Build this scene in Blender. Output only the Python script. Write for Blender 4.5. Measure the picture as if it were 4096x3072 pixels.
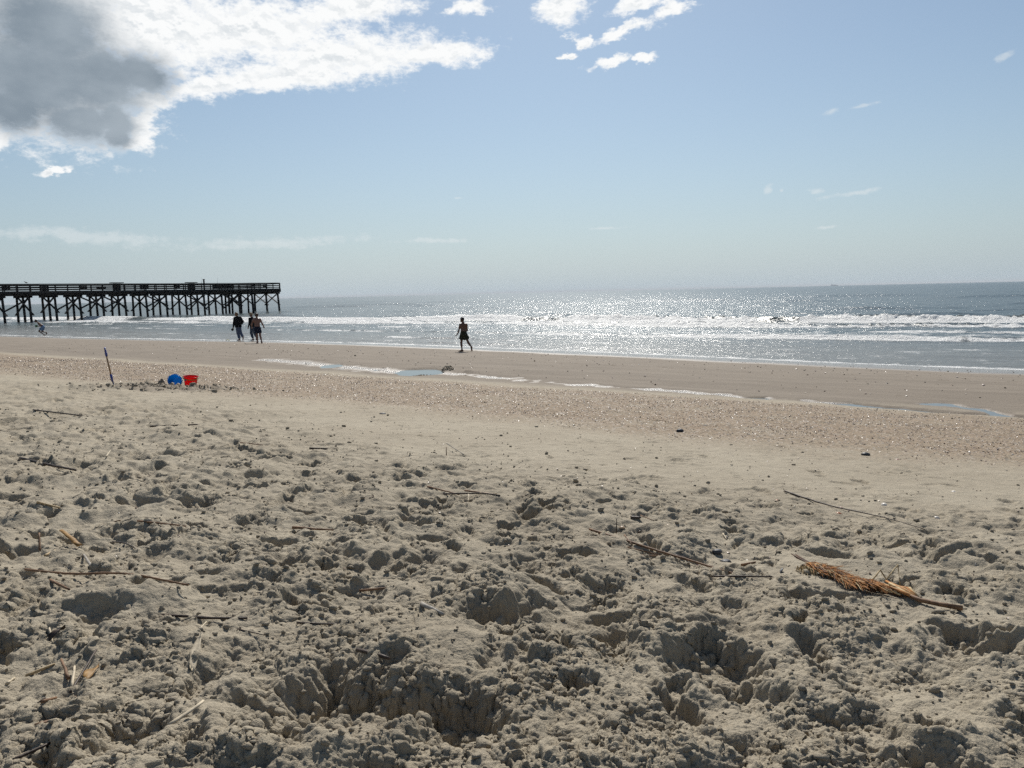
import bpy, bmesh, math, random
import numpy as np
from mathutils import Vector, Matrix

for o in list(bpy.data.objects):
    bpy.data.objects.remove(o)
SC = bpy.context.scene
COL = SC.collection
R_ = math.radians

# ------------------------------------------------------------------ camera
cam_d = bpy.data.cameras.new('camera')
cam = bpy.data.objects.new('camera', cam_d)
COL.objects.link(cam)
cam_d.sensor_fit = 'HORIZONTAL'
cam_d.sensor_width = 36.0
cam_d.lens = 36.0 * 3050.0 / 4096.0
cam_d.clip_start = 0.05
cam_d.clip_end = 60000.0
cam.matrix_world = (Matrix.Translation((0, 0, 2.6)) @ Matrix.Rotation(R_(90 - 6.81), 4, 'X')
                    @ Matrix.Rotation(R_(-1.317), 4, 'Z'))
SC.camera = cam

# ------------------------------------------------------------------ sun, sky, exposure
SUN_EL, SUN_AZ = 44.0, 3.0            # degrees, azimuth clockwise from +Y
sun_d = bpy.data.lights.new('sun', 'SUN')
sun_d.energy = 5.0
sun_d.angle = R_(0.55)
sun_d.color = (1.0, 0.955, 0.88)
sun = bpy.data.objects.new('sun', sun_d)
COL.objects.link(sun)
sdir = Vector((math.sin(R_(SUN_AZ)) * math.cos(R_(SUN_EL)), math.cos(R_(SUN_AZ)) * math.cos(R_(SUN_EL)), math.sin(R_(SUN_EL))))
sun.rotation_euler = sdir.to_track_quat('Z', 'Y').to_euler()
sun.location = (0, 0, 60)

SC.view_settings.view_transform = 'Standard'
SC.view_settings.look = 'None'
SC.view_settings.gamma = 1.0
SC.view_settings.use_curve_mapping = False
SC.view_settings.exposure = 0.0
SC.render.engine = 'CYCLES'
SC.cycles.max_bounces = 5
SC.cycles.use_denoising = False


class NT:
    """small helper to write node trees"""
    def __init__(self, tree):
        self.t = tree
    def n(self, typ, props=None, **ins):
        nd = self.t.nodes.new(typ)
        for k, v in (props or {}).items():
            setattr(nd, k, v)
        for k, v in ins.items():
            key = int(k[1:]) if k[0] == 'i' and k[1:].isdigit() else k.replace('_', ' ')
            self.put(nd.inputs[key], v)
        return nd
    def put(self, sock, v):
        if isinstance(v, bpy.types.NodeSocket):
            self.t.links.new(v, sock)
        elif isinstance(v, bpy.types.Node):
            self.t.links.new(v.outputs[0], sock)
        else:
            sock.default_value = v
    def m(self, op, a, b=0.0, c=0.0, clamp=False):
        return self.n('ShaderNodeMath', {'operation': op, 'use_clamp': clamp}, i0=a, i1=b, i2=c).outputs[0]
    def v(self, op, a, b=(0, 0, 0)):
        nd = self.n('ShaderNodeVectorMath', {'operation': op}, i0=a, i1=b)
        return nd.outputs['Value'] if op in ('LENGTH', 'DOT_PRODUCT', 'DISTANCE') else nd.outputs[0]
    def ss(self, x, lo, hi, a=0.0, b=1.0):
        return self.n('ShaderNodeMapRange', {'interpolation_type': 'SMOOTHSTEP'}, i0=x, i1=lo, i2=hi, i3=a, i4=b).outputs[0]
    def lin(self, x, lo, hi, a=0.0, b=1.0):
        return self.n('ShaderNodeMapRange', {}, i0=x, i1=lo, i2=hi, i3=a, i4=b).outputs[0]
    def mix(self, f, a, b, blend='MIX'):
        nd = self.n('ShaderNodeMix', {'data_type': 'RGBA', 'blend_type': blend})
        self.put(nd.inputs[0], f); self.put(nd.inputs[6], a); self.put(nd.inputs[7], b)
        return nd.outputs[2]
    def noise(self, vec, scale, detail=4.0, rough=0.5, dist=0.0, out=0, dims='3D'):
        nd = self.n('ShaderNodeTexNoise', {'noise_dimensions': dims}, Vector=vec, Scale=scale, Detail=detail, Roughness=rough, Distortion=dist)
        return nd.outputs[out]
    def sep(self, v):
        return self.n('ShaderNodeSeparateXYZ', {}, i0=v).outputs
    def comb(self, x, y, z):
        return self.n('ShaderNodeCombineXYZ', {}, i0=x, i1=y, i2=z).outputs[0]


world = bpy.data.worlds.new('World')
SC.world = world
world.use_nodes = True
world.node_tree.nodes.clear()
W = NT(world.node_tree)
sky = W.n('ShaderNodeTexSky', {'sky_type': 'NISHITA', 'sun_disc': False, 'sun_elevation': R_(SUN_EL),
                               'sun_rotation': R_(SUN_AZ), 'air_density': 1.0, 'dust_density': 0.6, 'ozone_density': 1.0, 'altitude': 0.0})
geo = W.n('ShaderNodeTexCoord').outputs['Generated']
dx, dy, dz = W.sep(geo)
az = W.m('MULTIPLY', W.m('ARCTAN2', dx, dy), 57.29578)
el = W.m('MULTIPLY', W.m('ARCSINE', dz), 57.29578)
# cloud banks: centre azimuth / elevation and half sizes in degrees
CLOUDS = [(-17.6,17.6,7.5,2.4,0),(-23.8,17.4,7.5,3.2,0),(-11.8,16.1,7.2,1.7,-8),(-4.8,16.6,4.4,0.8,-6),(-15.3,15.0,7.0,1.1,-8),
          (-19.4,14.3,4.8,0.95,-12),(-24.2,12.9,1.7,0.6,0),(-24.7,11.6,0.8,1.7,10),(-28.4,12.6,4.0,1.7,0),(-33.4,10.2,1.7,0.9,-20),
          (-29.8,13.9,6.0,4.4,0),(-25.6,10.4,1.2,0.45,0),(-30.4,18.2,8.0,4.0,0),(-10.8,19.2,4.6,1.2,-10),(-30.0,8.3,0.96,0.27,-20),
          (-2.6,19.5,1.7,0.6,-10),(4.0,19.1,1.8,0.95,-5),(9.5,19.3,2.1,0.6,-10),(12.1,18.9,1.3,0.6,-15),(8.3,17.7,2.4,0.42,-15),
          (5.1,17.2,0.7,0.4,10),(7.4,15.7,1.6,0.4,-14),(10.0,16.1,0.9,0.3,-12),(4.5,16.1,0.5,0.22,0),
          (-36,24,12,5,0),(-14,25,14,4,5),(-50,16,12,5,0),(6,26,9,2.6,-8),(24,30,10,3,0),(-75,20,14,5,0),(60,24,10,2.5,0)]
WISPS = [(18.4,6.75,0.42,0.42,0),(19.25,6.7,0.2,0.16,0),(21.6,6.45,0.7,0.26,0),(24.2,6.2,3.2,0.22,-6),(22.5,11.4,0.7,0.24,-4),(24.2,11.55,1.6,0.2,-6),
         (32.1,13.4,0.7,0.24,-25),(-3.7,7.0,0.7,0.12,0),(22.3,4.0,1.4,0.16,-3),(-29.0,4.2,9.0,0.7,2),(-17.0,3.9,9.0,0.55,-2),(-5.5,3.9,4.0,0.3,0),(7.0,4.6,2.0,0.16,-2)]
DARK = [(-30.4,13.8,5.6,3.7),(-29.6,16.4,4.6,3.0),(-26.9,13.9,3.4,3.0),(-26.2,11.6,1.5,1.5),(-24.7,14.4,2.6,1.8),(-28.0,11.3,3.0,1.6),(-26.3,10.6,1.2,0.9),(-31.8,11.9,2.7,1.9),(-38,20,9,5),(-52,16,9,4)]
pp = W.comb(az, W.m('MULTIPLY', el, 1.7), 0.0)
wn = W.noise(pp, 0.22, 5.0, 0.55, out=1)
wn2 = W.noise(pp, 1.1, 6.0, 0.62, out=1)
warp = W.v('ADD', W.v('SCALE', W.v('SUBTRACT', wn, (0.5, 0.5, 0.5))), (0, 0, 0))
world.node_tree.nodes.active = None
def scale_v(v, s):
    nd = W.n('ShaderNodeVectorMath', {'operation': 'SCALE'}, i0=v); nd.inputs['Scale'].default_value = s
    return nd.outputs[0]
warp = W.v('ADD', scale_v(W.v('SUBTRACT', wn, (0.5, 0.5, 0.5)), 4.2), scale_v(W.v('SUBTRACT', wn2, (0.5, 0.5, 0.5)), 1.5))
warp = W.v('MULTIPLY', warp, (1.0, 0.6, 0.0))
flat = W.comb(az, el, 0.0)
pw = W.v('ADD', flat, warp)
pw_small = W.v('ADD', flat, scale_v(warp, 0.28))
def field(pt, blobs):
    acc = None
    for b in blobs:
        cx, cy, rx, ry = b[:4]
        ro = R_(b[4]) if len(b) > 4 else 0.0
        mp = W.n('ShaderNodeMapping', {'vector_type': 'TEXTURE'}, Vector=pt)
        mp.inputs['Location'].default_value = (cx, cy, 0)
        mp.inputs['Rotation'].default_value = (0, 0, -ro)
        mp.inputs['Scale'].default_value = (rx, ry, 1)
        d = W.m('SUBTRACT', 1.0, W.v('LENGTH', mp))
        acc = d if acc is None else W.m('SMOOTH_MAX', acc, d, 0.15)
    return acc
edge = W.noise(pp, 0.8, 7.0, 0.60)
fine = W.noise(pp, 3.2, 6.0, 0.65)
edge_n = W.m('SUBTRACT', W.m('ADD', W.m('MULTIPLY', edge, 0.84), W.m('MULTIPLY', fine, 0.16)), 0.5)
up = W.v('ADD', pp, (0.12, 0.75, 0.0))                      # towards the sun
edge_up = W.noise(up, 0.8, 5.0, 0.55); fine_up = W.noise(W.v('ADD', pp, (0.05, 0.26, 0.0)), 3.2, 5.0, 0.62)
relief = W.m('ADD', W.m('MULTIPLY', W.m('SUBTRACT', edge_up, edge), 1.0), W.m('MULTIPLY', W.m('SUBTRACT', fine_up, fine), 0.16))
dens = W.m('ADD', field(pw, CLOUDS), W.m('MULTIPLY', edge_n, 1.9))
alpha = W.ss(dens, -0.26, 0.50)
wd = W.m('ADD', field(pw_small, WISPS), W.m('MULTIPLY', edge_n, 2.4))
walpha = W.m('MULTIPLY', W.ss(wd, 0.1, 0.9), 0.42)
dk = W.m('ADD', field(W.v('ADD', flat, scale_v(warp, 0.5)), DARK), W.m('MULTIPLY', edge_n, 0.55))
dkf = W.ss(dk, -0.22, 0.62)
shade = W.m('MULTIPLY', W.ss(relief, -0.06, 0.16), W.ss(dens, 0.15, 0.9))
white = W.mix(W.m('MULTIPLY', shade, 0.6), (0.97, 0.98, 0.98, 1), (0.58, 0.64, 0.69, 1))
greyn = W.noise(pp, 0.17, 4.0, 0.5)
grey = W.mix(W.ss(greyn, 0.33, 0.70), (0.235, 0.290, 0.345, 1), (0.37, 0.43, 0.485, 1))
ccol = W.mix(dkf, white, grey)
alpha_all = W.m('MAXIMUM', alpha, dkf)
# the air thickens to a pale grey towards the horizon
skycol = W.n('ShaderNodeHueSaturation', {}, Saturation=.84, Color=sky.outputs[0]).outputs[0]
skycol = W.mix(1.0, skycol, (0.067, 0.077, 0.083, 1), 'MULTIPLY')
low = W.m('POWER', 2.71828, W.m('MULTIPLY', W.m('MAXIMUM', el, 0.0), -0.135))
side = W.ss(W.m('ABSOLUTE', W.m('SUBTRACT', az, 0.0)), 10.0, 90.0)
hzc = W.mix(side, (0.485, 0.568, 0.625, 1), (0.27, 0.35, 0.41, 1))
skycol = W.mix(low, skycol, hzc)
bg_sky = W.n('ShaderNodeBackground', {}, Color=skycol, Strength=1.0)
bg_cl = W.n('ShaderNodeBackground', {}, Color=ccol, Strength=1.0)
bg_w = W.n('ShaderNodeBackground', {}, Color=(0.78, 0.82, 0.83, 1), Strength=1.0)
s1 = W.n('ShaderNodeMixShader', {}, i0=walpha, i1=bg_sky.outputs[0], i2=bg_w.outputs[0])
s2 = W.n('ShaderNodeMixShader', {}, i0=alpha_all, i1=s1.outputs[0], i2=bg_cl.outputs[0])
W.n('ShaderNodeOutputWorld', {}, Surface=s2.outputs[0])

# ------------------------------------------------------------------ numpy noise
def _hash(ix, iy, seed):
    h = (ix.astype(np.uint32) * np.uint32(374761393) + iy.astype(np.uint32) * np.uint32(668265263) + np.uint32((seed * 2246822519 + 97) & 0xffffffff))
    h ^= h >> np.uint32(13); h *= np.uint32(1274126177); h ^= h >> np.uint32(16)
    h *= np.uint32(2654435761); h ^= h >> np.uint32(15)
    return h
def gn(x, y, seed=0):
    x = np.asarray(x, np.float32); y = np.asarray(y, np.float32)
    fx = np.floor(x); fy = np.floor(y)
    ix = fx.astype(np.int64); iy = fy.astype(np.int64)
    u = x - fx; v = y - fy
    su = u * u * u * (u * (u * 6 - 15) + 10); sv = v * v * v * (v * (v * 6 - 15) + 10)
    def g(dx, dy):
        a = _hash(ix + dx, iy + dy, seed).astype(np.float32) * np.float32(2 * math.pi / 4294967296.0)
        return np.cos(a) * (u - dx) + np.sin(a) * (v - dy)
    a = g(0, 0); b = g(1, 0); c = g(0, 1); d = g(1, 1)
    return ((a + (b - a) * su) * (1 - sv) + (c + (d - c) * su) * sv) * 1.5
def fbm(x, y, seed, octs=4, rough=0.5):
    t = 0; a = 1.0; f = 1.0
    for i in range(octs):
        t = t + a * gn(x * f + 13.7 * i, y * f - 7.1 * i, seed + i); a *= rough; f *= 2.03
    return t
def worley(x, y, seed):
    """distance to the nearest jittered cell point, and that cell's random number"""
    x = np.asarray(x, np.float32); y = np.asarray(y, np.float32)
    ix = np.floor(x).astype(np.int64); iy = np.floor(y).astype(np.int64)
    best = np.full(x.shape, 9.0, np.float32); rnd = np.zeros(x.shape, np.float32)
    for dx_ in (-1, 0, 1):
        for dy_ in (-1, 0, 1):
            h = _hash(ix + dx_, iy + dy_, seed)
            px = (h & np.uint32(0xffff)).astype(np.float32) / 65535.0 + ix + dx_
            py = (h >> np.uint32(16)).astype(np.float32) / 65535.0 + iy + dy_
            d = (px - x) ** 2 + (py - y) ** 2
            m = d < best
            best = np.where(m, d, best); rnd = np.where(m, ((h * np.uint32(40503)) >> np.uint32(8) & np.uint32(0xffff)).astype(np.float32) / 65535.0, rnd)
    return np.sqrt(best), rnd
def sst(x, a, b):
    t = np.clip((x - a) / (b - a), 0, 1)
    return t * t * (3 - 2 * t)

# ------------------------------------------------------------------ beach profile: q runs from the camera out to sea, s along the shore
NX, NY, TX, TY = 0.58, 0.8146, 0.8146, -0.58
PQ = [-60, -30, -8, 0, 4, 8, 11, 13.3, 14.6, 15.6, 17, 20, 26, 28, 32, 40, 60, 120]
PZ = [4.2, 3.3, 2.15, 1.65, 1.38, 1.05, .81, .60, .492, .478, .51, .43, .08, 0, -.15, -.6, -1.6, -4]
def qs(x, y):
    return x * NX + y * NY, x * TX + y * TY
def seg_dist(x, y, pts):
    best = np.full(np.shape(x), 1e9)
    for (ax, ay), (bx, by) in zip(pts[:-1], pts[1:]):
        vx, vy = bx - ax, by - ay
        t = np.clip(((x - ax) * vx + (y - ay) * vy) / (vx * vx + vy * vy), 0, 1)
        best = np.minimum(best, np.hypot(x - ax - t * vx, y - ay - t * vy))
    return best
STREAM_A = [(6.01,13.4),(6.4,12.9),(6.89,12.37),(7.26,12.01),(7.92,11.65),(8.63,11.04),(10.5,9.8),(13.5,7.7)]
STREAM_B = [(7.31,13.44),(7.65,13.18),(7.84,12.71),(7.83,12.23),(7.75,11.8)]
WETLINE = [(-8.5,26.6),(-6.1,24.22),(-4.41,22.45),(-3.13,21.2),(-1.92,20.6),(-0.63,19.49),(0.82,17.93),(1.75,17.22),(2.77,16.39),(3.85,15.49),(4.6,14.62),(5.35,14.05),(6.01,13.4)]
WATER_Z = 0.462

# bigger pits: x, y, half width, half depth (metres), pit depth
HOLES = [(-0.50,1.86,0.175,0.19,.14),(-0.15,1.82,0.105,0.13,.11),(-0.31,1.84,.10,.10,.07),(0.58,2.13,0.150,0.13,.105),(0.34,2.87,0.093,0.11,.05),(0.29,2.20,0.068,0.10,.04),(0.34,2.43,0.083,0.058,.03),
 (0.62,2.41,0.156,0.041,.022),(0.69,2.61,0.109,0.085,.05),(1.06,2.66,0.108,0.085,.05),(0.91,2.25,0.040,0.09,.05),(1.46,2.25,0.12,0.13,.08),(-0.61,2.75,0.125,0.072,.04),
 (-0.13,2.45,0.132,0.09,.055),(0.10,1.95,0.102,0.073,.035),(-2.01,4.09,0.180,0.13,.055),(-1.73,4.11,0.106,0.13,.06),(-1.65,2.51,0.042,0.10,.05),(-1.38,2.38,0.064,0.085,.045),
 (-0.81,2.15,0.078,0.069,.035),(-0.92,1.68,0.071,0.112,.06),(-0.76,1.63,0.041,0.057,.05),(0.87,1.77,0.054,0.081,.03),(-0.44,4.19,0.093,0.11,.05),(0.06,3.87,0.060,0.096,.045),
 (1.11,3.77,0.045,0.065,.04),(1.42,4.21,0.058,0.09,.045),(1.50,3.38,0.058,0.075,.035),(-2.71,5.44,0.07,0.118,.06),(-2.46,5.05,0.075,0.112,.06),(-2.65,5.62,0.06,0.112,.05),
 (-2.86,5.60,0.08,0.12,.06),(-2.56,5.63,0.06,0.11,.05),(-3.00,5.20,0.075,0.12,.06),(-2.15,5.90,0.055,0.10,.05),(-3.69,5.58,0.084,0.14,.06),(-2.91,4.79,0.089,0.105,.05),
 (-2.59,4.81,0.065,0.094,.05),(-0.69,3.67,0.08,0.10,.05),(-1.33,3.73,0.06,0.10,.05),(-1.50,3.07,0.05,0.09,.045),(-1.19,3.02,0.055,0.09,.05),(1.16,2.06,0.077,0.065,.03),
 (0.54,1.67,0.065,0.046,.03),(1.42,2.63,0.024,0.029,.012),(-0.93,3.00,0.063,0.08,.045),(-2.15,3.23,0.050,0.085,.045),(0.32,1.76,0.074,0.049,.025),(2.01,3.07,0.042,0.054,.03),
 (-2.05,3.44,0.077,0.11,.05),(0.91,1.96,0.040,0.057,.035),(-0.39,3.17,0.060,0.067,.04),(0.02,3.11,0.071,0.085,.045),(0.95,1.62,.07,.06,.04),(-0.3,1.5,.1,.05,.03),(0.62,3.3,.06,.06,.03),(-0.2,2.9,.06,.06,.03)]

# grid: angle from +Y (clockwise) and distance; it is finer where there is more to see, a plain height field everywhere
TH = np.concatenate([np.linspace(-180, -62, 26, endpoint=False), np.linspace(-62, -38, 60, endpoint=False), np.linspace(-38, 38, 840, endpoint=False),
                     np.linspace(38, 62, 60, endpoint=False), np.linspace(62, 180, 26)]) * math.pi / 180
rr = [0.12, 0.4, 0.7, 0.95, 1.15, 1.25]
while rr[-1] < 95:
    r = rr[-1]
    rr.append(r + (0.0022 * r ** 0.72 if r < 3 else 0.0018 * r ** 1.0 if r < 5 else 0.0105 * (r / 5) ** 1.75))
RR = np.array(rr)
NRr, NT_ = len(RR), len(TH)
X = (RR[:, None] * np.sin(TH)[None, :]).astype(np.float32)
Y = (RR[:, None] * np.cos(TH)[None, :]).astype(np.float32)
Q, S = qs(X, Y)
DR = np.maximum(np.gradient(RR)[:, None], (RR * math.radians(76 / 840.0))[:, None]).astype(np.float32)
def lod(wl):
    return np.clip((wl / DR - 1.3) / 1.7, 0, 1).astype(np.float32)
wob = fbm(S / 3.0, Q / 3.0, 5, 3)
QW = Q + 0.55 * wob
left_ = 1.9 * sst(-S, 4.0, 12.0)
churn = np.maximum(1 - sst(QW, 2.6, 4.7), .95 * (1 - sst(QW - left_, 3.4, 5.5)))
calm = np.exp(-(seg_dist(X, Y, [(1.102, 3.131), (1.367, 2.792), (1.569, 2.540)]) / .22) ** 2)
churn = churn * (1 - .75 * calm)
patch = sst(fbm(X / 0.55, Y / 0.55, 11, 3), -0.15, 0.45)          # scuffed patches on the flat sand
shell = sst(Q + 0.5 * wob, 6.2, 8.4) * (1 - sst(Q + 0.35 * wob, 12.6, 14.0))
edge_shift = 1.8 * np.exp(-((S + 33) / 16.0) ** 2) * sst(Q, 18, 26) - 1.2 * sst(S, -18, 0) * sst(Q, 18, 26)
Z = np.interp(Q - edge_shift, PQ, PZ).astype(np.float32)
Z += 0.045 * churn * fbm(X / 0.9, Y / 0.9, 21, 3) * lod(.9)
Z += (0.006 + 0.02 * shell) * fbm(S / 2.6, Q / 1.1, 23, 3) * sst(Q, 2, 5) * (1 - 0.7 * sst(Q, 14, 18))
PRINT = np.zeros_like(Z)            # how far inside a print a point is
def stamp(x0, y0, ha, hb, depth, ang=0.0, rim=0.3, sharp=0.3, seed=0):
    d0 = math.hypot(x0, y0); Rr = 1.9 * max(ha, hb)
    i0, i1 = np.searchsorted(RR, [d0 - Rr, d0 + Rr])
    t0 = math.atan2(x0, y0); dt = Rr / d0
    j0, j1 = np.searchsorted(TH, [t0 - dt, t0 + dt])
    if i1 <= i0 or j1 <= j0: return
    x = X[i0:i1, j0:j1] - x0; y = Y[i0:i1, j0:j1] - y0
    ca, sa = math.cos(ang), math.sin(ang)
    u = (x * ca + y * sa) / ha; v = (-x * sa + y * ca) / hb
    d = np.sqrt(u * u + v * v)
    k = 1.0 / max(ha, hb)
    d = d + 0.30 * gn(x * k * 1.3 + seed * 3.1, y * k * 1.3, 31 + seed % 50) * np.minimum(d, 1) + 0.16 * gn(x * k * 4 + seed, y * k * 4, 77) + 0.09 * gn(x * k * 11 + seed, y * k * 11, 78)
    ins = 1 - sst(d, 1 - sharp, 1.04)
    Z[i0:i1, j0:j1] += -depth * ins * (1 + 0.15 * u) + depth * rim * np.exp(-((d - 1.2) / 0.2) ** 2) * (.6 + .9 * gn(x * k * 2.2 + seed, y * k * 2.2, 79))
    PRINT[i0:i1, j0:j1] = np.maximum(PRINT[i0:i1, j0:j1], ins)
rnd = random.Random(4)
k = 0
for _ in range(4600):
    d = 1.3 + 15 * rnd.random() ** 0.8
    t = R_(rnd.uniform(-62, 62))
    x0, y0 = d * math.sin(t), d * math.cos(t)
    q0 = x0 * NX + y0 * NY
    q0 -= 1.5 * float(sst(-(x0 * TX + y0 * TY), 4.0, 12.0)); keep = 1.0 if q0 < 3.0 else 0.75 if q0 < 4.4 else 0.20 if q0 < 6.0 else 0.015
    if rnd.random() > keep * min(1.0, d / 4.5): continue
    flat_ = q0 > 3.8
    L = rnd.uniform(.09, .14); Wd = rnd.uniform(.04, .062)
    if rnd.random() < 0.55: L *= rnd.uniform(.35, .7); Wd *= rnd.uniform(.6, 1.0)
    dep = rnd.uniform(.014, .046) if not flat_ else rnd.uniform(.006, .022)
    stamp(x0, y0, Wd, L, dep, rnd.uniform(0, math.pi), rnd.uniform(.15, .5), rnd.uniform(.3, .7), k); k += 1
for (x0, y0, dxy, n, jit) in [(-14, 36, (.52, -.42), 40, .12), (-20, 33, (.6, -.3), 30, .15), (-2, 26, (.5, -.35), 26, .1), (3, 20.5, (.55, -.3), 22, .1), (-9, 29, (.6, -.15), 24, .15)]:
    for i in range(n):
        a = math.atan2(dxy[1], dxy[0]) - math.pi / 2
        stamp(x0 + dxy[0] * i + (.09 if i % 2 else -.09) * dxy[1] + rnd.gauss(0, jit), y0 + dxy[1] * i + (.09 if i % 2 else -.09) * dxy[0] + rnd.gauss(0, jit),
              .055, .13, rnd.uniform(.022, .045), a, .5, .4, i)
for i, (x0, y0, a, b, dp) in enumerate(HOLES):
    stamp(x0, y0, a * 1.32, b * 1.30, dp * .95, 0.0, 0.22, 0.70, 200 + i)
# lumps and crumbs
# runnel: the little streams and the pool cut into the sand
dA = seg_dist(X, Y, STREAM_A); dB = seg_dist(X, Y, STREAM_B); dW = seg_dist(X, Y, WETLINE)
wj = 0.10 * fbm(X / .5, Y / .5, 63, 3)
near_run = np.maximum.reduce([1 - sst(dA + wj, .0, .62), 1 - sst(dB + wj, .0, .5), (1 - sst(dW + 2.5 * wj, .0, .42 + .34 * gn(S / 1.7, Q * 0, 69) + .75 * sst(-S, 11.5, 15)))])
pool_d = np.hypot((X + 2.55) / .66, (Y - 21.1) / 1.0) + .8 * wj
flat_to = lambda z, m, lev: z * (1 - m) + lev * m
Z = np.where((Q > 13) & (Q < 19), Z + np.maximum(0, .015 - (Z - WATER_Z - .0)) * (Z < WATER_Z + .015), Z)
Z = flat_to(Z, np.clip(near_run, 0, 1) * .92, WATER_Z + .008 + .018 * gn(X / .6, Y / .35, 65))
cutA = 1 - sst(dA + .6 * wj, .13, .36); cutB = 1 - sst(dB + wj, .05, .17)
cutP = np.maximum.reduce([1 - sst(pool_d, .75, 1.15), 1 - sst(np.hypot((X + 5.6) / .35, (Y - 23.6) / .7) + wj, .6, 1.1), 1 - sst(np.hypot((X - 4.69) / .30, (Y - 14.43) / .34) + wj, .6, 1.1)])
Z = flat_to(Z, np.maximum.reduce([cutA, cutB, cutP]), WATER_Z - .035)
# dug sand heaps
def heap(x0, y0, ra, rb, h, seed):
    global Z
    d = np.hypot((X - x0) / ra, (Y - y0) / rb)
    m = np.clip(1 - d, 0, 1) ** .8
    Z = Z + h * m * (1 + .9 * fbm(X / (.25 * ra + .02), Y / (.25 * ra + .02), seed, 3)) 
heap(-1.80, 21.45, .19, .24, .11, 71); heap(-2.47, 20.25, .20, .08, .035, 72); heap(-1.2, 20.6, .35, .25, .05, 73); heap(-3.6, 21.9, .3, .4, .06, 74)
for (x0, y0, ra, rb, h, sd) in [(-6.55, 13.15, .32, .3, .07, 81), (-6.25, 13.1, .14, .14, .10, 82), (-7.05, 13.0, .12, .12, .06, 83), (-5.95, 12.75, .6, .35, .05, 84), (-5.25, 12.55, .55, .3, .055, 85),
                                 (-4.95, 12.75, .2, .2, .05, 86), (-6.3, 12.3, .7, .35, .045, 87), (-6.35, 12.15, .16, .15, .06, 88), (-7.1, 12.4, .35, .3, .04, 89), (-4.4, 12.4, .4, .25, .035, 90)]:
    heap(x0, y0, ra, rb, h, sd)
dig = np.clip(1 - np.hypot((X + 5.8) / 1.9, (Y - 12.6) / .9), 0, 1)
w5, r5 = worley(X / .09, Y / .09, 93)
Z += .05 * sst(dig, .05, .5) * np.clip(1 - w5 * 1.3, 0, 1) * (r5 > .3)
# crumbs: grains and clods that stand out from the finished relief along its normal
rough = (0.95 * churn + 0.44 * patch * sst(Q, 2, 4) * (1 - sst(Q, 6.0, 8.0)) + 0.11 * (1 - sst(Q, 14, 16)) + 0.07) * (1 - 0.25 * PRINT) * (.68 + .40 * sst(fbm(X / .6 + 3, Y / .6, 44, 3), -.45, .25))
lump = fbm(X / 0.42, Y / 0.42, 41, 3)
Z += 0.034 * churn * lump * lod(.4)
wx = .020 * gn(X / .045, Y / .045, 47); wy = .020 * gn(X / .045 + 9, Y / .045, 48)
bil = np.abs(fbm((X + wx) / 0.19 + .3 * lump, (Y + wy) / 0.19, 43, 3))
Z += 0.025 * rough * (bil - .35) * lod(.17)
clump = sst(fbm(X / 0.30, Y / 0.30, 45, 3), -0.35, 0.55)
ZR = Z - np.interp(Q, PQ, PZ).astype(np.float32)
XC = X + wx + ZR; YC = Y + wy + ZR
def dome(w, c): return np.sqrt(np.clip(1 - w * c, 0, 1))
w0, r0 = worley(XC / 0.085, YC / 0.085, 49)
CR = 0.0075 * rough * clump * dome(w0, 1.9) * (r0 > .78) * (.3 + r0) * lod(.09)
w1, r1 = worley(XC / 0.040, YC / 0.040, 51)
CR += 0.0072 * rough * (0.1 + clump) * dome(w1, 1.6) * (r1 > .45) * (.2 + r1) * lod(.045)
w2, r2 = worley(XC / 0.019, YC / 0.019, 53)
CR += 0.0080 * (rough * (0.25 + clump) + .2 * shell) * dome(w2, 1.5) * (.2 + r2) * lod(.020)
w3, r3 = worley(XC / 0.0095, YC / 0.0095, 55)
CR += 0.0068 * rough * (.6 + .7 * clump) * dome(w3, 1.4) * (.25 + r3) * lod(.0100)
w4, r4 = worley(XC / 0.0055, YC / 0.0055, 57)
CR += 0.0032 * rough * dome(w4, 1.4) * (.3 + r4) * lod(.006)
CR += 0.005 * shell * gn(X / .05, Y / .05, 61) * lod(.05)
P = np.stack([X, Y, Z], -1)
gi = np.gradient(P, axis=0); gj = np.gradient(P, axis=1)
NRM = np.cross(gj, gi); NRM /= np.maximum(np.linalg.norm(NRM, axis=-1, keepdims=True), 1e-9)
NRM *= np.sign(NRM[..., 2:3])
P += NRM * CR[..., None]
del gi, gj, NRM, XC, YC
wet = np.maximum.reduce([sst(Q - edge_shift + .4 * wob, 22.5, 27.0), .93 * np.clip(near_run, 0, 1), .46 * sst(Q + .5 * wob, 13.0, 15.5)])
wet = np.clip(np.maximum(wet, .30 * sst(dig, .15, .5)), 0, 1); run = np.clip(np.maximum(near_run, 1 - sst(pool_d, .9, 1.7)), 0, 1)

def grid_faces(nr, nt):
    i = np.arange(nr - 1)[:, None] * nt + np.arange(nt - 1)[None, :]
    return np.stack([i, i + nt, i + nt + 1, i + 1], -1).reshape(-1, 4)
def np_mesh(name, co, faces, smooth=True):
    me = bpy.data.meshes.new(name)
    nf, k_ = faces.shape
    me.vertices.add(len(co)); me.vertices.foreach_set('co', np.ascontiguousarray(co, np.float32).ravel())
    me.loops.add(nf * k_); me.loops.foreach_set('vertex_index', np.ascontiguousarray(faces, np.int32).ravel())
    me.polygons.add(nf)
    me.polygons.foreach_set('loop_start', np.arange(0, nf * k_, k_, dtype=np.int32))
    me.polygons.foreach_set('use_smooth', np.full(nf, smooth))
    me.update(calc_edges=True)
    return me
def attr(me, name, a):
    at_ = me.attributes.new(name, 'FLOAT', 'POINT'); at_.data.foreach_set('value', np.ascontiguousarray(a, np.float32).ravel())
def link(name, me, mat=None, parent=None):
    o = bpy.data.objects.new(name, me); COL.objects.link(o)
    if mat is not None and len(me.materials) == 0: me.materials.append(mat)
    if parent is not None: o.parent = parent
    return o
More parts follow.
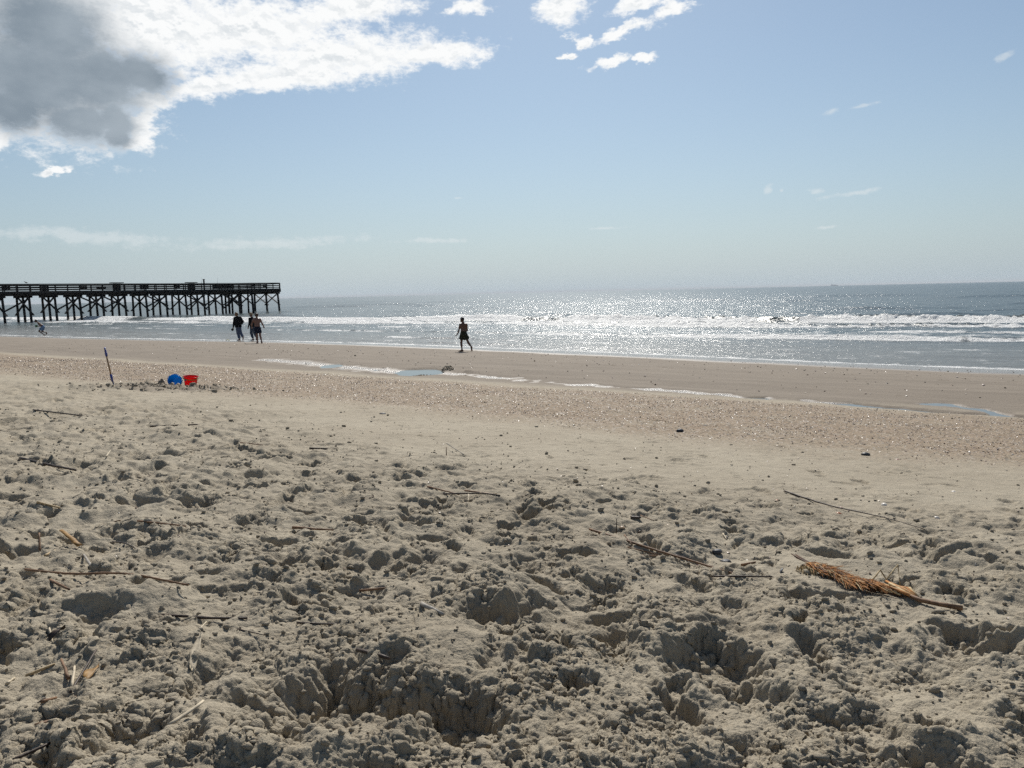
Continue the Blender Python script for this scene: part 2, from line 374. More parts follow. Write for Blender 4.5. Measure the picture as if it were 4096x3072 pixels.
def tag(o, label=None, cat=None, group=None, kind=None):
    if label: o['label'] = label
    if cat: o['category'] = cat
    if group: o['group'] = group
    if kind: o['kind'] = kind
    return o
def new_mat(name):
    m = bpy.data.materials.new(name); m.use_nodes = True
    m.node_tree.nodes.clear()
    return m, NT(m.node_tree)
def out(t, sh):
    t.n('ShaderNodeOutputMaterial', {}, Surface=sh)
def at_node(t, name):
    return t.n('ShaderNodeAttribute', {'attribute_type': 'GEOMETRY', 'attribute_name': name}).outputs['Fac']

def ground(x, y):
    """height of the finished sand at a point"""
    d = math.hypot(x, y); t = math.atan2(x, y)
    i = min(max(np.searchsorted(RR, d) - 1, 0), NRr - 2); j = min(max(np.searchsorted(TH, t) - 1, 0), NT_ - 2)
    a = (d - RR[i]) / (RR[i + 1] - RR[i]); b = (t - TH[j]) / (TH[j + 1] - TH[j])
    return float((Z[i, j] * (1 - b) + Z[i, j + 1] * b) * (1 - a) + (Z[i + 1, j] * (1 - b) + Z[i + 1, j + 1] * b) * a)

# ------------------------------------------------------------------ sand material
ms, T = new_mat('beach_sand')
pos = T.n('ShaderNodeNewGeometry').outputs['Position']
a_wet = at_node(T, 'wet'); a_shell = at_node(T, 'shell'); a_ch = at_node(T, 'churn'); a_run = at_node(T, 'run')
n_big = T.noise(pos, 0.9, 5, 0.6); n_mid = T.noise(pos, 9.0, 5, 0.6); n_gr = T.noise(pos, 420.0, 2, 0.7)
dry = T.mix(T.ss(n_big, .3, .7), (0.385, 0.333, 0.248, 1), (0.335, 0.285, 0.208, 1))
damp = T.mix(T.ss(n_big, .3, .7), (0.158, 0.130, 0.091, 1), (0.126, 0.102, 0.070, 1))
dry = T.mix(T.m('MULTIPLY', T.ss(a_ch, 0.0, .8), T.ss(n_mid, .2, .6, .7, 1.0)), dry, damp)
dry = T.mix(T.m('MULTIPLY', T.ss(n_mid, .42, .75), .35), dry, (0.165, 0.135, 0.095, 1))
dry = T.mix(T.m('MULTIPLY', T.ss(n_gr, .50, .78), .55), dry, (0.115, 0.09, 0.062, 1))
dry = T.mix(T.m('MULTIPLY', T.ss(n_gr, .42, .22), .32), dry, (0.42, 0.37, 0.28, 1))
vor = T.n('ShaderNodeTexVoronoi', {'feature': 'F1'}, Vector=T.v('MULTIPLY', pos, (1, 1, .3)), Scale=38.0)
cr = T.n('ShaderNodeValToRGB', {}, Fac=T.sep(vor.outputs['Color'])[0])
e = cr.color_ramp; e.interpolation = 'CONSTANT'
e.elements[0].color = (0.20, 0.135, 0.080, 1); e.elements[1].position = .18; e.elements[1].color = (0.26, 0.20, 0.13, 1)
for p_, c_ in ((.40, (0.30, 0.22, 0.145, 1)), (.6, (0.13, 0.088, 0.055, 1)), (.74, (0.31, 0.22, 0.15, 1)), (.93, (0.44, 0.36, 0.29, 1)), (.95, (0.08, 0.07, 0.06, 1))):
    q_ = e.elements.new(p_); q_.color = c_
sh_mask = T.m('MULTIPLY', a_shell, T.ss(T.noise(pos, 1.3, 4, .6), .22, .52, .35, 1.0))
base = T.mix(T.m('MULTIPLY', sh_mask, .85), dry, cr.outputs[0])
strk = T.noise(T.comb(T.m('ADD', T.m('MULTIPLY', T.sep(pos)[0], .21), T.m('MULTIPLY', T.sep(pos)[1], -.15)), T.m('ADD', T.m('MULTIPLY', T.sep(pos)[0], .9), T.m('MULTIPLY', T.sep(pos)[1], 1.27)), 0.0), 1.6, 5, .62)
wetc = T.mix(T.ss(strk, .3, .7), (0.225, 0.184, 0.142, 1), (0.17, 0.137, 0.104, 1))
base = T.mix(T.ss(a_wet, 0.0, .5, 0.0, .95), base, wetc)
bump_h = T.m('ADD', T.m('MULTIPLY', T.noise(pos, 110.0, 4, .7), .010), T.m('MULTIPLY', T.noise(pos, 14.0, 4, .6), .012))
bump_h = T.m('ADD', bump_h, T.m('MULTIPLY', T.m('MULTIPLY', vor.outputs['Distance'], a_shell), .014))
bump_h = T.m('MULTIPLY', bump_h, T.lin(a_wet, .4, 1.0, 1.0, .5))
bump_h = T.m('ADD', bump_h, T.m('MULTIPLY', T.m('MULTIPLY', a_run, T.noise(pos, 34.0, 3, .6)), .022))
bmp = T.n('ShaderNodeBump', {}, Strength=0.9, Distance=1.0, Height=bump_h)
roughn = T.lin(a_wet, .55, 1.0, .92, .17)
spk = T.m('MULTIPLY', T.ss(T.sep(vor.outputs['Color'])[1], .90, .94), a_shell)
roughn = T.m('SUBTRACT', roughn, T.m('MULTIPLY', spk, .55))
bs = T.n('ShaderNodeBsdfPrincipled', {}, Base_Color=base, Roughness=roughn, Normal=bmp)
bs.inputs['Specular IOR Level'].default_value = .4
out(T, bs.outputs[0])

co = P.reshape(-1, 3); Z = P[..., 2]
me = np_mesh('beach', co, grid_faces(NRr, NT_))
attr(me, 'wet', wet); attr(me, 'shell', shell); attr(me, 'run', run)
beach = tag(link('beach', me, ms), kind='structure')
print('beach quads', len(me.polygons))
del me, co

# ------------------------------------------------------------------ sea
TW = np.concatenate([np.linspace(-75, -38, 60, endpoint=False), np.linspace(-38, 38, 560, endpoint=False), np.linspace(38, 80, 60)]) * math.pi / 180
inv = np.concatenate([np.linspace(1 / 13.0, 1 / 38.0, 90, endpoint=False), np.linspace(1 / 38.0, 1 / 85.0, 250, endpoint=False), np.linspace(1 / 85.0, 1 / 700.0, 130, endpoint=False), np.geomspace(1 / 700.0, 1 / 30000.0, 24)])
RW = 1 / inv
XW = RW[:, None] * np.sin(TW)[None, :]; YW = RW[:, None] * np.cos(TW)[None, :]
QW_, SW_ = qs(XW, YW)
DW = np.maximum(np.gradient(RW)[:, None], (RW * math.radians(76 / 560.0))[:, None])
def lodw(wl): return np.clip((wl / DW - 1.5) / 2.5, 0, 1)
n_a = fbm(SW_ / 30.0, QW_ / 60.0, 101, 3); n_b = fbm(SW_ / 7.0, QW_ / 9.0, 103, 3); n_c = fbm(SW_ / 1.3, QW_ / 1.3, 105, 3)
qq = QW_ + 2.0 * n_a + .55 * n_b
ZW = np.zeros_like(XW)
FOAM = np.zeros_like(XW)
def ridge(u, front, back):
    return np.where(u < 0, np.exp(-(u / front) ** 2), np.exp(-(u / back) ** 2))
def along(seed, L, lo=0.35, hi=1.0):
    return lo + (hi - lo) * sst(fbm(SW_ / L, QW_ * 0 + seed, seed, 2), -.5, .5)
# breaking bores and their foam
a1 = along(111, 22, .5, 1.05)
r1_ = ridge(qq - 58.5, .9, 3.6); ZW += .52 * a1 * r1_
n_d = np.abs(fbm(SW_ / .7, QW_ / .7, 107, 3))
brk = sst(fbm(SW_ / 11.0, QW_ * 0, 161, 2), -.62, -.25)          # where the crest has already broken
ZW += .30 * brk * sst(r1_, .25, .9) * (n_d - .3) * lodw(.7) + .14 * sst(r1_, .3, .9) * n_c * lodw(1.0)
a2 = along(113, 16, .3, 1.0)
r2_ = ridge(qq - 51.8, .7, 2.2); ZW += .27 * a2 * r2_ + .08 * r2_ * n_c * lodw(1.0) + .14 * r2_ * (n_d - .3) * lodw(.7)
qb = QW_ + 1.1 * n_a + .5 * n_b
a3 = along(115, 14, .3, 1.0) * (0.45 + .55 * sst(SW_, -32, -16))
r3_ = ridge(qb - 40.3, .35, 1.6); ZW += .16 * a3 * r3_ + .05 * r3_ * n_c * lodw(.8)
for (q0, h, L, sd) in [(34.5, .07, 9, 121), (31.3, .05, 7, 123), (46, .08, 9, 125)]:
    ZW += h * along(sd, L, -.4, 1.0).clip(0, 1) * ridge(qb - q0, .3, 1.0)
for (q0, h, L, sd, wd_) in [(69, .34, 20, 131, 2.6), (79, .22, 24, 133, 3), (91, .34, 26, 135, 3.5), (107, .30, 30, 137, 4), (131, .55, 34, 139, 5), (154, .5, 45, 141, 6), (185, .5, 60, 143, 7), (230, .5, 70, 145, 9)]:
    ZW += h * along(sd, L, -.35, 1.0).clip(0, 1) * ridge(QW_ + 5 * n_a + .6 * n_b - q0, wd_ * .7, wd_ * 1.3)
deep = sst(QW_, 56, 75)
ZW += .05 * (0.25 + .75 * deep) * fbm(SW_ / 4.5, QW_ / 2.2, 151, 3) * lodw(3.0) * sst(QW_, 29, 38)
ZW += .014 * fbm(SW_ / 1.2, QW_ / .6, 153, 3) * lodw(.8) * sst(QW_, 28, 31)
FOAM = np.maximum(FOAM, 1.02 * sst(qq, 56.3, 57.4) * (1 - sst(qq, 58.6, 60.0)) * (.25 + .75 * brk))
FOAM = np.maximum(FOAM, (.50 + .22 * n_a.clip(-1, 1)) * sst(qq, 51.5, 53) * (1 - sst(qq, 57, 58)))
FOAM = np.maximum(FOAM, (.42 + .25 * fbm(SW_ / 9.0, QW_ / 3.0, 163, 2).clip(-1, 1)) * sst(qq, 42, 45) * (1 - sst(qq, 50, 52)))
FOAM = np.maximum(FOAM, .50 * sst(qb, 38.6, 39.8) * (1 - sst(qb, 44, 49)) * (.7 + .4 * sst(SW_, -50, -15)))
FOAM = np.maximum(FOAM, .95 * np.exp(-((qb - 39.9) / .75) ** 2) * (.35 + .75 * a3))
FOAM = np.maximum(FOAM, .98 * np.exp(-((qq - 51.3) / 1.0) ** 2) * (.55 + .5 * a2))
FOAM = np.maximum(FOAM, .85 * np.exp(-((qb - 45.8) / .5) ** 2) * sst(fbm(SW_ / 8.0, QW_ * 0, 165, 2), -.2, .3))
FOAM = np.maximum(FOAM, .75 * np.exp(-((qb - 34.3) / .4) ** 2) * sst(fbm(SW_ / 6.0, QW_ * 0, 167, 2), .0, .4))
FOAM = np.maximum(FOAM, .40 * sst(QW_, 27, 29) * (1 - sst(qb, 33, 38)))
FOAM = np.maximum(FOAM, .30 * np.exp(-((qq - 63) / 3.0) ** 2))
es_w = 1.8 * np.exp(-((SW_ + 33) / 16.0) ** 2) * sst(QW_, 18, 26) - 1.2 * sst(SW_, -18, 0) * sst(QW_, 18, 26)
depth = ZW - np.interp(QW_ - es_w, PQ, PZ)
FOAM = np.maximum(FOAM, .85 * sst(depth, -.02, .0) * (1 - sst(depth, .010, .035)))
FOAM = np.maximum(FOAM, .62 * np.exp(-((depth - .075) / .02) ** 2) * sst(n_b, -.1, .6))
me = np_mesh('sea', np.stack([XW, YW, ZW], -1).reshape(-1, 3), grid_faces(len(RW), len(TW)))
attr(me, 'foam', FOAM); attr(me, 'shallow', 1 - sst(QW_, 30, 46)); attr(me, 'bore', np.maximum.reduce([r1_ * a1, r2_ * a2 * .8, r3_ * a3 * .7]))
attr(me, 'far', sst(QW_, 60, 400))
mw, T = new_mat('sea_water')
pos = T.n('ShaderNodeNewGeometry').outputs['Position']
px_, py_, pz_ = T.sep(pos)
q_n = T.m('ADD', T.m('MULTIPLY', px_, NX), T.m('MULTIPLY', py_, NY)); s_n = T.m('ADD', T.m('MULTIPLY', px_, TX), T.m('MULTIPLY', py_, TY))
uv = T.comb(T.m('MULTIPLY', s_n, .72), q_n, 0.0)
foam = at_node(T, 'foam'); shal = at_node(T, 'shallow'); bore = at_node(T, 'bore'); far = at_node(T, 'far')
f1 = T.noise(uv, 0.75, 7, .66, .6); f2 = T.noise(uv, 3.6, 5, .7)
fn = T.m('ADD', T.m('MULTIPLY', f1, .62), T.m('MULTIPLY', f2, .38))
fmask = T.ss(T.m('ADD', foam, T.m('MULTIPLY', T.m('SUBTRACT', fn, .5), 2.6)), .52, .80)
wcol = T.mix(shal, (0.030, 0.048, 0.050, 1), (0.115, 0.105, 0.085, 1))
wcol = T.mix(T.m('MULTIPLY', bore, .55), wcol, (0.10, 0.095, 0.07, 1))
h1 = T.m('MULTIPLY', T.noise(uv, 0.55, 3, .6), .40); h2 = T.m('MULTIPLY', T.noise(uv, 2.4, 4, .62), .120); h3 = T.m('MULTIPLY', T.noise(uv, 9.0, 3, .6), .026)
hh = T.m('ADD', T.m('ADD', T.m('MULTIPLY', h1, T.m('SUBTRACT', 1.0, T.m('MULTIPLY', shal, .85))), T.m('MULTIPLY', h2, T.m('SUBTRACT', 1.0, T.m('MULTIPLY', shal, .25)))), h3)
wb = T.n('ShaderNodeBump', {}, Strength=1.0, Distance=1.0, Height=hh)
wat = T.n('ShaderNodeBsdfPrincipled', {}, Base_Color=wcol, Roughness=.25, IOR=1.333, Normal=wb)
fb = T.n('ShaderNodeBump', {}, Strength=1.0, Distance=.30, Height=T.m('ADD', f2, T.m('MULTIPLY', T.noise(pos, 9.0, 4, .6), .6)))
foa = T.n('ShaderNodeBsdfPrincipled', {}, Base_Color=(0.80, 0.80, 0.78, 1), Roughness=.6, Normal=fb)
mx = T.n('ShaderNodeMixShader', {}, i0=fmask, i1=wat.outputs[0], i2=foa.outputs[0])
out(T, mx.outputs[0])
tag(link('sea', me, mw), kind='structure')
print('sea quads', len(me.polygons))

# still water standing in the runnel
mp_, T = new_mat('pool_water')
pos = T.n('ShaderNodeNewGeometry').outputs['Position']
bmpn = T.n('ShaderNodeBump', {}, Strength=.25, Distance=.01, Height=T.noise(pos, 12.0, 3, .5))
out(T, T.n('ShaderNodeBsdfPrincipled', {}, Base_Color=(0.12, 0.115, 0.10, 1), Roughness=.03, IOR=1.333, Normal=bmpn).outputs[0])
sheet = [(qv * NX + sv * TX, qv * NY + sv * TY, WATER_Z) for qv, sv in ((12.4, -34), (17.9, -34), (17.9, 14), (12.4, 14))]
# clip the sheet to the stretch that the sand leaves open
me = np_mesh('runnel_water', np.array(sheet), np.array([[0, 1, 2, 3]]))
tag(link('runnel_water', me, mp_), kind='structure')

# ------------------------------------------------------------------ mesh helpers for objects
def simple_mat(name, col, rough=.7, var=.15, scale=20.0, bump=0.0, bscale=60.0, spec=.3, transl=0.0, transl_col=None):
    m, T = new_mat(name)
    tc = T.n('ShaderNodeTexCoord').outputs['Object']
    nz = T.noise(tc, scale, 5, .6)
    c0 = tuple(max(0, c * (1 - var)) for c in col) + (1,); c1 = tuple(min(1, c * (1 + var)) for c in col) + (1,)
    bc = T.mix(T.ss(nz, .3, .7), c0, c1)
    ins = dict(Base_Color=bc, Roughness=rough)
    if bump:
        ins['Normal'] = T.n('ShaderNodeBump', {}, Strength=.8, Distance=bump, Height=T.noise(tc, bscale, 4, .65))
    b = T.n('ShaderNodeBsdfPrincipled', {}, **ins)
    b.inputs['Specular IOR Level'].default_value = spec
    sh = b.outputs[0]
    if transl:
        tr = T.n('ShaderNodeBsdfTranslucent', {}, Color=(transl_col or col) + (1,))
        sh = T.n('ShaderNodeMixShader', {}, i0=transl, i1=sh, i2=tr.outputs[0]).outputs[0]
    out(T, sh)
    return m
class MB:
    """collects boxes, tubes and the like, then links them as one mesh"""
    def __init__(self): self.v = []; self.f = []
    def add(self, vs, fs):
        n = len(self.v); self.v += [tuple(p) for p in vs]; self.f += [tuple(i + n for i in q) for q in fs]
    def beam(self, a, b, w, h, up=(0, 0, 1)):
        a = Vector(a); b = Vector(b); d = (b - a).normalized(); u = Vector(up)
        s = d.cross(u)
        if s.length < 1e-4: s = d.cross(Vector((1, 0, 0)))
        s.normalize(); t = s.cross(d).normalized()
        vs = [p + s * (w / 2 * i) + t * (h / 2 * j) for p in (a, b) for i, j in ((-1, -1), (1, -1), (1, 1), (-1, 1))]
        self.add(vs, [(0, 1, 2, 3), (4, 7, 6, 5), (0, 4, 5, 1), (1, 5, 6, 2), (2, 6, 7, 3), (3, 7, 4, 0)])
    def tube(self, pts, rad, n=6, flat=1.0, cap=True):
        pts = [Vector(p) for p in pts]
        rad = rad if isinstance(rad, (list, tuple)) else [rad] * len(pts)
        rings = []; ref = Vector((0, 0, 1))
        for i, p in enumerate(pts):
            d = (pts[min(i + 1, len(pts) - 1)] - pts[max(i - 1, 0)]).normalized()
            s = d.cross(ref)
            if s.length < .05: s = d.cross(Vector((1, 0, 0)))
            s.normalize(); t = s.cross(d).normalized()
            rings.append([p + (s * math.cos(2 * math.pi * k / n) + t * (flat * math.sin(2 * math.pi * k / n))) * rad[i] for k in range(n)])
        fs = []
        for i in range(len(pts) - 1):
            for k in range(n):
                fs.append((i * n + k, (i + 1) * n + k, (i + 1) * n + (k + 1) % n, i * n + (k + 1) % n))
        if cap:
            fs.append(tuple(range(n))); fs.append(tuple((len(pts) - 1) * n + k for k in range(n - 1, -1, -1)))
        self.add([p for r in rings for p in r], fs)
    def lathe(self, prof, n=32):
        vs = [(r * math.cos(2 * math.pi * k / n), r * math.sin(2 * math.pi * k / n), z) for r, z in prof for k in range(n)]
        fs = [(i * n + k, i * n + (k + 1) % n, (i + 1) * n + (k + 1) % n, (i + 1) * n + k) for i in range(len(prof) - 1) for k in range(n)]
        self.add(vs, fs)
    def blob(self, c, r, seed=0, sub=2, amp=.2, squash=(1, 1, 1)):
        bm = bmesh.new(); bmesh.ops.create_icosphere(bm, subdivisions=sub, radius=1.0)
        rg = random.Random(seed); o1, o2 = rg.random() * 50, rg.random() * 50
        vs = []
        for v in bm.verts:
            k = 1 + amp * (float(gn(v.co.x * 1.7 + o1, v.co.y * 1.7 + v.co.z * 1.3, seed)) + .5 * float(gn(v.co.x * 4 + o2 + v.co.z * 2, v.co.y * 4, seed + 7)))
            vs.append((c[0] + v.co.x * r * k * squash[0], c[1] + v.co.y * r * k * squash[1], c[2] + v.co.z * r * k * squash[2]))
        bm.verts.index_update()
        self.add(vs, [tuple(v.index for v in f.verts) for f in bm.faces]); bm.free()
    def mesh(self, name, smooth=False):
        me = bpy.data.meshes.new(name); me.from_pydata([tuple(v) for v in self.v], [], self.f); me.update()
        if smooth: me.polygons.foreach_set('use_smooth', [True] * len(me.polygons))
        return me
    def build(self, name, mat, parent=None, smooth=False, mw=None):
        o = link(name, self.mesh(name, smooth), mat, parent)
        return o
def empty(name, loc, label, cat, group=None, rot=(0, 0, 0)):
    o = bpy.data.objects.new(name, None); COL.objects.link(o)
    o.location = loc; o.rotation_euler = rot; o.empty_display_size = .2
    return tag(o, label, cat, group)

# ------------------------------------------------------------------ the fishing pier
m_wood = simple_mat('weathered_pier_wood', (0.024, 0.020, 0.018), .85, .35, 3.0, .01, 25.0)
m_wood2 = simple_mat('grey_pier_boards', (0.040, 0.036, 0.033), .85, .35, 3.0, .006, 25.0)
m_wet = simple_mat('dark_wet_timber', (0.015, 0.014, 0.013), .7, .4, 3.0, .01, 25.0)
m_sign, T = new_mat('faded_sign_print')
tc = T.n('ShaderNodeTexCoord').outputs['Object']
sx, sy, sz = T.sep(tc)
band = T.m('MULTIPLY', T.ss(sz, -.14, -.10), T.ss(sz, .14, .10))
let = T.m('GREATER_THAN', T.noise(T.comb(T.m('MULTIPLY', sx, 9.0), sy, T.m('MULTIPLY', sz, 6.0)), 1.0, 1, .5), .5)
out(T, T.n('ShaderNodeBsdfPrincipled', {}, Base_Color=T.mix(T.m('MULTIPLY', band, let), (0.32, 0.26, 0.28, 1), (0.16, 0.03, 0.06, 1)), Roughness=.7).outputs[0])

NV = Vector((NX, NY, 0)).normalized(); TV = Vector((TX, TY, 0)).normalized()
PE = Vector((-42.72, 142.0, 0))
RAIL, DECK, UND = 5.44, 4.42, 3.78
pier = empty('fishing_pier', tuple(PE - NV * 25), 'long dark wooden pier on cross braced piles standing in the surf', 'pier')
prg = random.Random(11)
def pw(s, t, z):      # s metres back from the sea end, t metres in from the outer near corner
    return PE - NV * s - TV * t + Vector((0, 0, z)) - pier.location
G = 1.75
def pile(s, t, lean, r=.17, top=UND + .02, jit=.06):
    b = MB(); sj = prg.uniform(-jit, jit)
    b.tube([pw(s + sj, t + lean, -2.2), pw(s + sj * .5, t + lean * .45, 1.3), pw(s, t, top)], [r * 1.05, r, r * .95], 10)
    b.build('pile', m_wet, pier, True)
def brace(s, t0, z0, t1, z1, off):
    b = MB(); ext = .06
    a_ = pw(s + off, t0, z0); c_ = pw(s + off, t1, z1); d_ = (c_ - a_) * ext
    b.beam(a_ - d_, c_ + d_, .09, .26, up=tuple(NV)); b.build('cross_brace', m_wood, pier)
bents = [7.25 + 3.43 * i for i in range(16)]
for i, s in enumerate(bents):
    t0, t1, t2 = G + .12, G + 2.1, G + 4.05
    pile(s, t0, -.20 + prg.uniform(-.12, .12)); pile(s, t1, prg.uniform(-.15, .12)); pile(s, t2, .16 + prg.uniform(-.15, .1))
    b = MB()
    for o_ in (-.22, .22): b.beam(pw(s + o_, G - .35, UND - .12), pw(s + o_, G + 4.5, UND - .12), .12, .36)
    b.build('pile_cap', m_wood, pier)
    zt, zb = UND - .35, 1.25 + prg.uniform(-.15, .15)
    brace(s, t0 - .1, zt, t2 + .1, zb, .22); brace(s, t0 - .18, zb, t2, zt, -.22)
    if i % 2 == 0 or prg.random() < .45:
        sn = s + 3.43
        b = MB(); b.beam(pw(s, t0 - .3, zt), pw(sn, t0 - .38, zb + .5), .09, .22); b.build('cross_brace', m_wood, pier)
        if prg.random() < .6:
            b = MB(); b.beam(pw(sn, t0 - .44, zt), pw(s, t0 - .5, zb + .5), .09, .22); b.build('cross_brace', m_wood, pier)
for s in (0.15, 5.75):
    ts = (.12, 3.55, 7.0)
    for t, ln in zip(ts, (-.35, -.12, .05)): pile(s, t, ln, .19)
    b = MB()
    for o_ in (-.24, .24): b.beam(pw(s + o_, -.2, UND - .14), pw(s + o_, 7.5, UND - .14), .12, .40)
    b.build('pile_cap', m_wood, pier)
    for k in range(2):
        brace(s, ts[k], UND - .4, ts[k + 1], 1.5, .24); brace(s, ts[k], 1.5, ts[k + 1], UND - .4, -.24)
pile(2.9, 5.2, .05, .16); pile(3.1, 7.1, .1, .16)
for (s0_, s1_, t_, z0_, z1_) in ((.15, 5.75, 0.0, 3.2, 1.9), (.15, 5.75, 3.5, 3.3, 2.2)):
    b = MB(); b.tube([pw(s0_, t_, z0_), pw((s0_ + s1_) / 2, t_, (z0_ + z1_) / 2 - .15), pw(s1_, t_, z1_)], .025, 5); b.build('stay_rod', m_wet, pier)
for (s_, t_, z_) in ((1.5, .2, 2.6), (5.0, 3.5, 2.3), (9.0, G, 2.4), (31.0, G, 2.0)):
    b = MB(); b.tube([pw(s_, t_, UND), pw(s_ + .05, t_, (UND + z_) / 2), pw(s_ - .05, t_, z_)], .018, 5); b.build('hanging_rope', m_wet, pier)
# stringers, fascia and deck planks
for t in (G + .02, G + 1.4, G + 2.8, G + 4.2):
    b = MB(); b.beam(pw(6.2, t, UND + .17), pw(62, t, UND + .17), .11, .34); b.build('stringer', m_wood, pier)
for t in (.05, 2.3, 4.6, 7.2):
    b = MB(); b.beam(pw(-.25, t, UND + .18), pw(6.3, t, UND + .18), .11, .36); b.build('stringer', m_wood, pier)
b = MB(); b.beam(pw(-.34, -.2, UND + .22), pw(-.34, 7.6, UND + .22), .12, .44); b.build('end_beam', m_wood, pier)
for k in range(18):
    s0_, s1_ = 6.3 + 3.1 * k, 6.3 + 3.1 * (k + 1)
    b = MB(); b.beam(pw(s0_ + .01, G - .36, UND + .46 + prg.uniform(-.015, .015)), pw(s1_ - .01, G - .36, UND + .46), .05, .28); b.build('fascia_board', m_wood2, pier)
for (a_, c_) in (((-.3, -.25), (3.0, -.25)), ((3.02, -.25), (5.9, -.25)), ((5.92, -.2), (7.4, G - .36))):
    b = MB(); b.beam(pw(*a_, UND + .46), pw(*c_, UND + .46), .05, .30); b.build('fascia_board', m_wood2, pier)
pm = MB(); pm.beam((0, 0, 0), (0, 0, 0.0001), .1, .1)
plank_me = {}
n_pl = 0
def plank(s, t_a, t_b):
    key = round(t_b - t_a, 1)
    if key not in plank_me:
        b = MB(); L_ = t_b - t_a
        b.beam((0, -L_ / 2, 0), (0, L_ / 2, 0), .215, .05); plank_me[key] = b.mesh('plank'); plank_me[key].materials.append(m_wood2)
    o = bpy.data.objects.new('plank', plank_me[key]); COL.objects.link(o); o.parent = pier
    o.location = pw(s, (t_a + t_b) / 2, DECK - .03 + prg.uniform(-.004, .004)); o.rotation_euler = (0, 0, math.atan2(NV.y, NV.x))
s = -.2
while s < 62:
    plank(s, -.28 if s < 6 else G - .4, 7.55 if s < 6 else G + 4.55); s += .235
# railings: cap board, three rails, posts
def rail_run(pts, sp=1.72, boards=True, seed=0):
    rg = random.Random(seed)
    for (sa, ta), (sb, tb) in zip(pts[:-1], pts[1:]):
        L_ = math.hypot(sb - sa, tb - ta); n = max(1, round(L_ / sp))
        for k in range(n + 1):
            f = k / n; s_, t_ = sa + (sb - sa) * f, ta + (tb - ta) * f
            b = MB(); b.beam(pw(s_, t_, DECK - .5), pw(s_ + rg.uniform(-.02, .02), t_, RAIL - .06), .10, .13, up=tuple(NV)); b.build('rail_post', m_wood, pier)
        m_ = max(1, round(L_ / 5.2))
        for k in range(m_):
            f0, f1 = k / m_, (k + 1) / m_
            p0 = (sa + (sb - sa) * f0, ta + (tb - ta) * f0); p1 = (sa + (sb - sa) * f1, ta + (tb - ta) * f1)
            for z, h, w, nm in ((RAIL, .05, .24, 'cap_board'), (RAIL - .15, .20, .045, 'rail_board'), (RAIL - .49, .16, .045, 'rail_board'), (RAIL - .80, .16, .045, 'rail_board')):
                j = rg.uniform(-.012, .012)
                b = MB(); b.beam(pw(p0[0] + .004, p0[1] + (.075 if nm == 'rail_board' else 0), z + j), pw(p1[0] - .004, p1[1] + (.075 if nm == 'rail_board' else 0), z + j), w, h); b.build(nm, m_wood2 if nm == 'cap_board' else m_wood, pier)
rail_run([(-.25, -.15), (5.85, -.15), (7.4, G - .28), (62, G - .28)], seed=1)
rail_run([(-.25, 7.45), (6.1, 7.45)], seed=2); rail_run([(6.4, G + 4.45), (62, G + 4.45)], seed=3)
rail_run([(-.25, .0), (-.25, 7.4)], seed=4)
# solid panels and the bait boxes along the rail
for (s0_, s1_, t_, z0_, z1_) in ((46.1, 47.2, G - .1, DECK + .12, RAIL - .08), (43.9, 45.0, G - .1, DECK + .12, RAIL - .1), (37.0, 38.3, G + 4.2, DECK + .05, RAIL - .05), (33.5, 34.6, G - .1, DECK + .2, RAIL - .35),
                                  (23.9, 24.9, G - .1, DECK + .15, RAIL - .08), (22.2, 23.0, G + 4.2, DECK + .1, RAIL - .05), (18.5, 19.6, G - .1, DECK + .15, RAIL - .05), (8.2, 12.3, G - .1, DECK + .02, RAIL - .07),
                                  (2.6, 3.3, .05, DECK + .15, RAIL - .35), (13.6, 14.5, G + 4.2, DECK + .05, RAIL - .1), (28.5, 30.0, G + 4.25, DECK + .3, RAIL - .3)):
    b = MB(); n = max(2, int((s1_ - s0_) / .28)); st = (s1_ - s0_) / n
    for k in range(n):
        b.beam(pw(s0_ + st * (k + .5), t_ + .03 * (k % 2), z0_), pw(s0_ + st * (k + .5), t_ + .03 * (k % 2), z1_), st * .94, .05, up=tuple(TV))
    b.build('windbreak_panel', m_wood, pier)
for s_ in (28.9, 16.3):
    b = MB(); b.beam(pw(s_ - .45, G + .1, DECK + .5), pw(s_ + .45, G + .1, DECK + .5), .55, 1.0); b.beam(pw(s_ - .95, G + .1, RAIL + .12), pw(s_ + .95, G + .1, RAIL + .12), .75, .12)
    b.build('cleaning_bench', m_wood, pier)
b = MB(); b.beam((0, -.7, 0), (0, .7, 0), .04, .78)
sg = b.build('sign_board', m_sign, pier); sg.location = pw(48.9, G - .42, DECK + .52); sg.rotation_euler = (0, 0, math.atan2(TV.y, TV.x)); sg['label'] = 'pale pink sign board with dark red lettering'
b = MB(); b.beam(pw(13.2, G + 1.2, DECK), pw(13.2, G + 1.2, RAIL + .62), .20, .20); b.beam(pw(13.2, G + 1.2, RAIL + .62), pw(13.2, G + 1.2, RAIL + .74), .30, .30); b.build('lamp_post', m_wood, pier)
m_rod = simple_mat('rod_graphite', (0.03, 0.03, 0.035), .4)
for s_, l_ in ((14.4, 'thin fishing rod on the pier rail, left of the lamp post'), (11.3, 'thin fishing rod on the pier rail, right of the lamp post')):
    b = MB(); b.tube([(0, 0, 0), (.03, -.02, 1.2), (.06, -.05, 2.0)], [.022, .018, .012], 6)
    o = b.build('fishing_rod', m_rod); o.location = pier.location + pw(s_, G + .1, DECK); tag(o, l_, 'fishing rod', 'fishing rods on the pier')

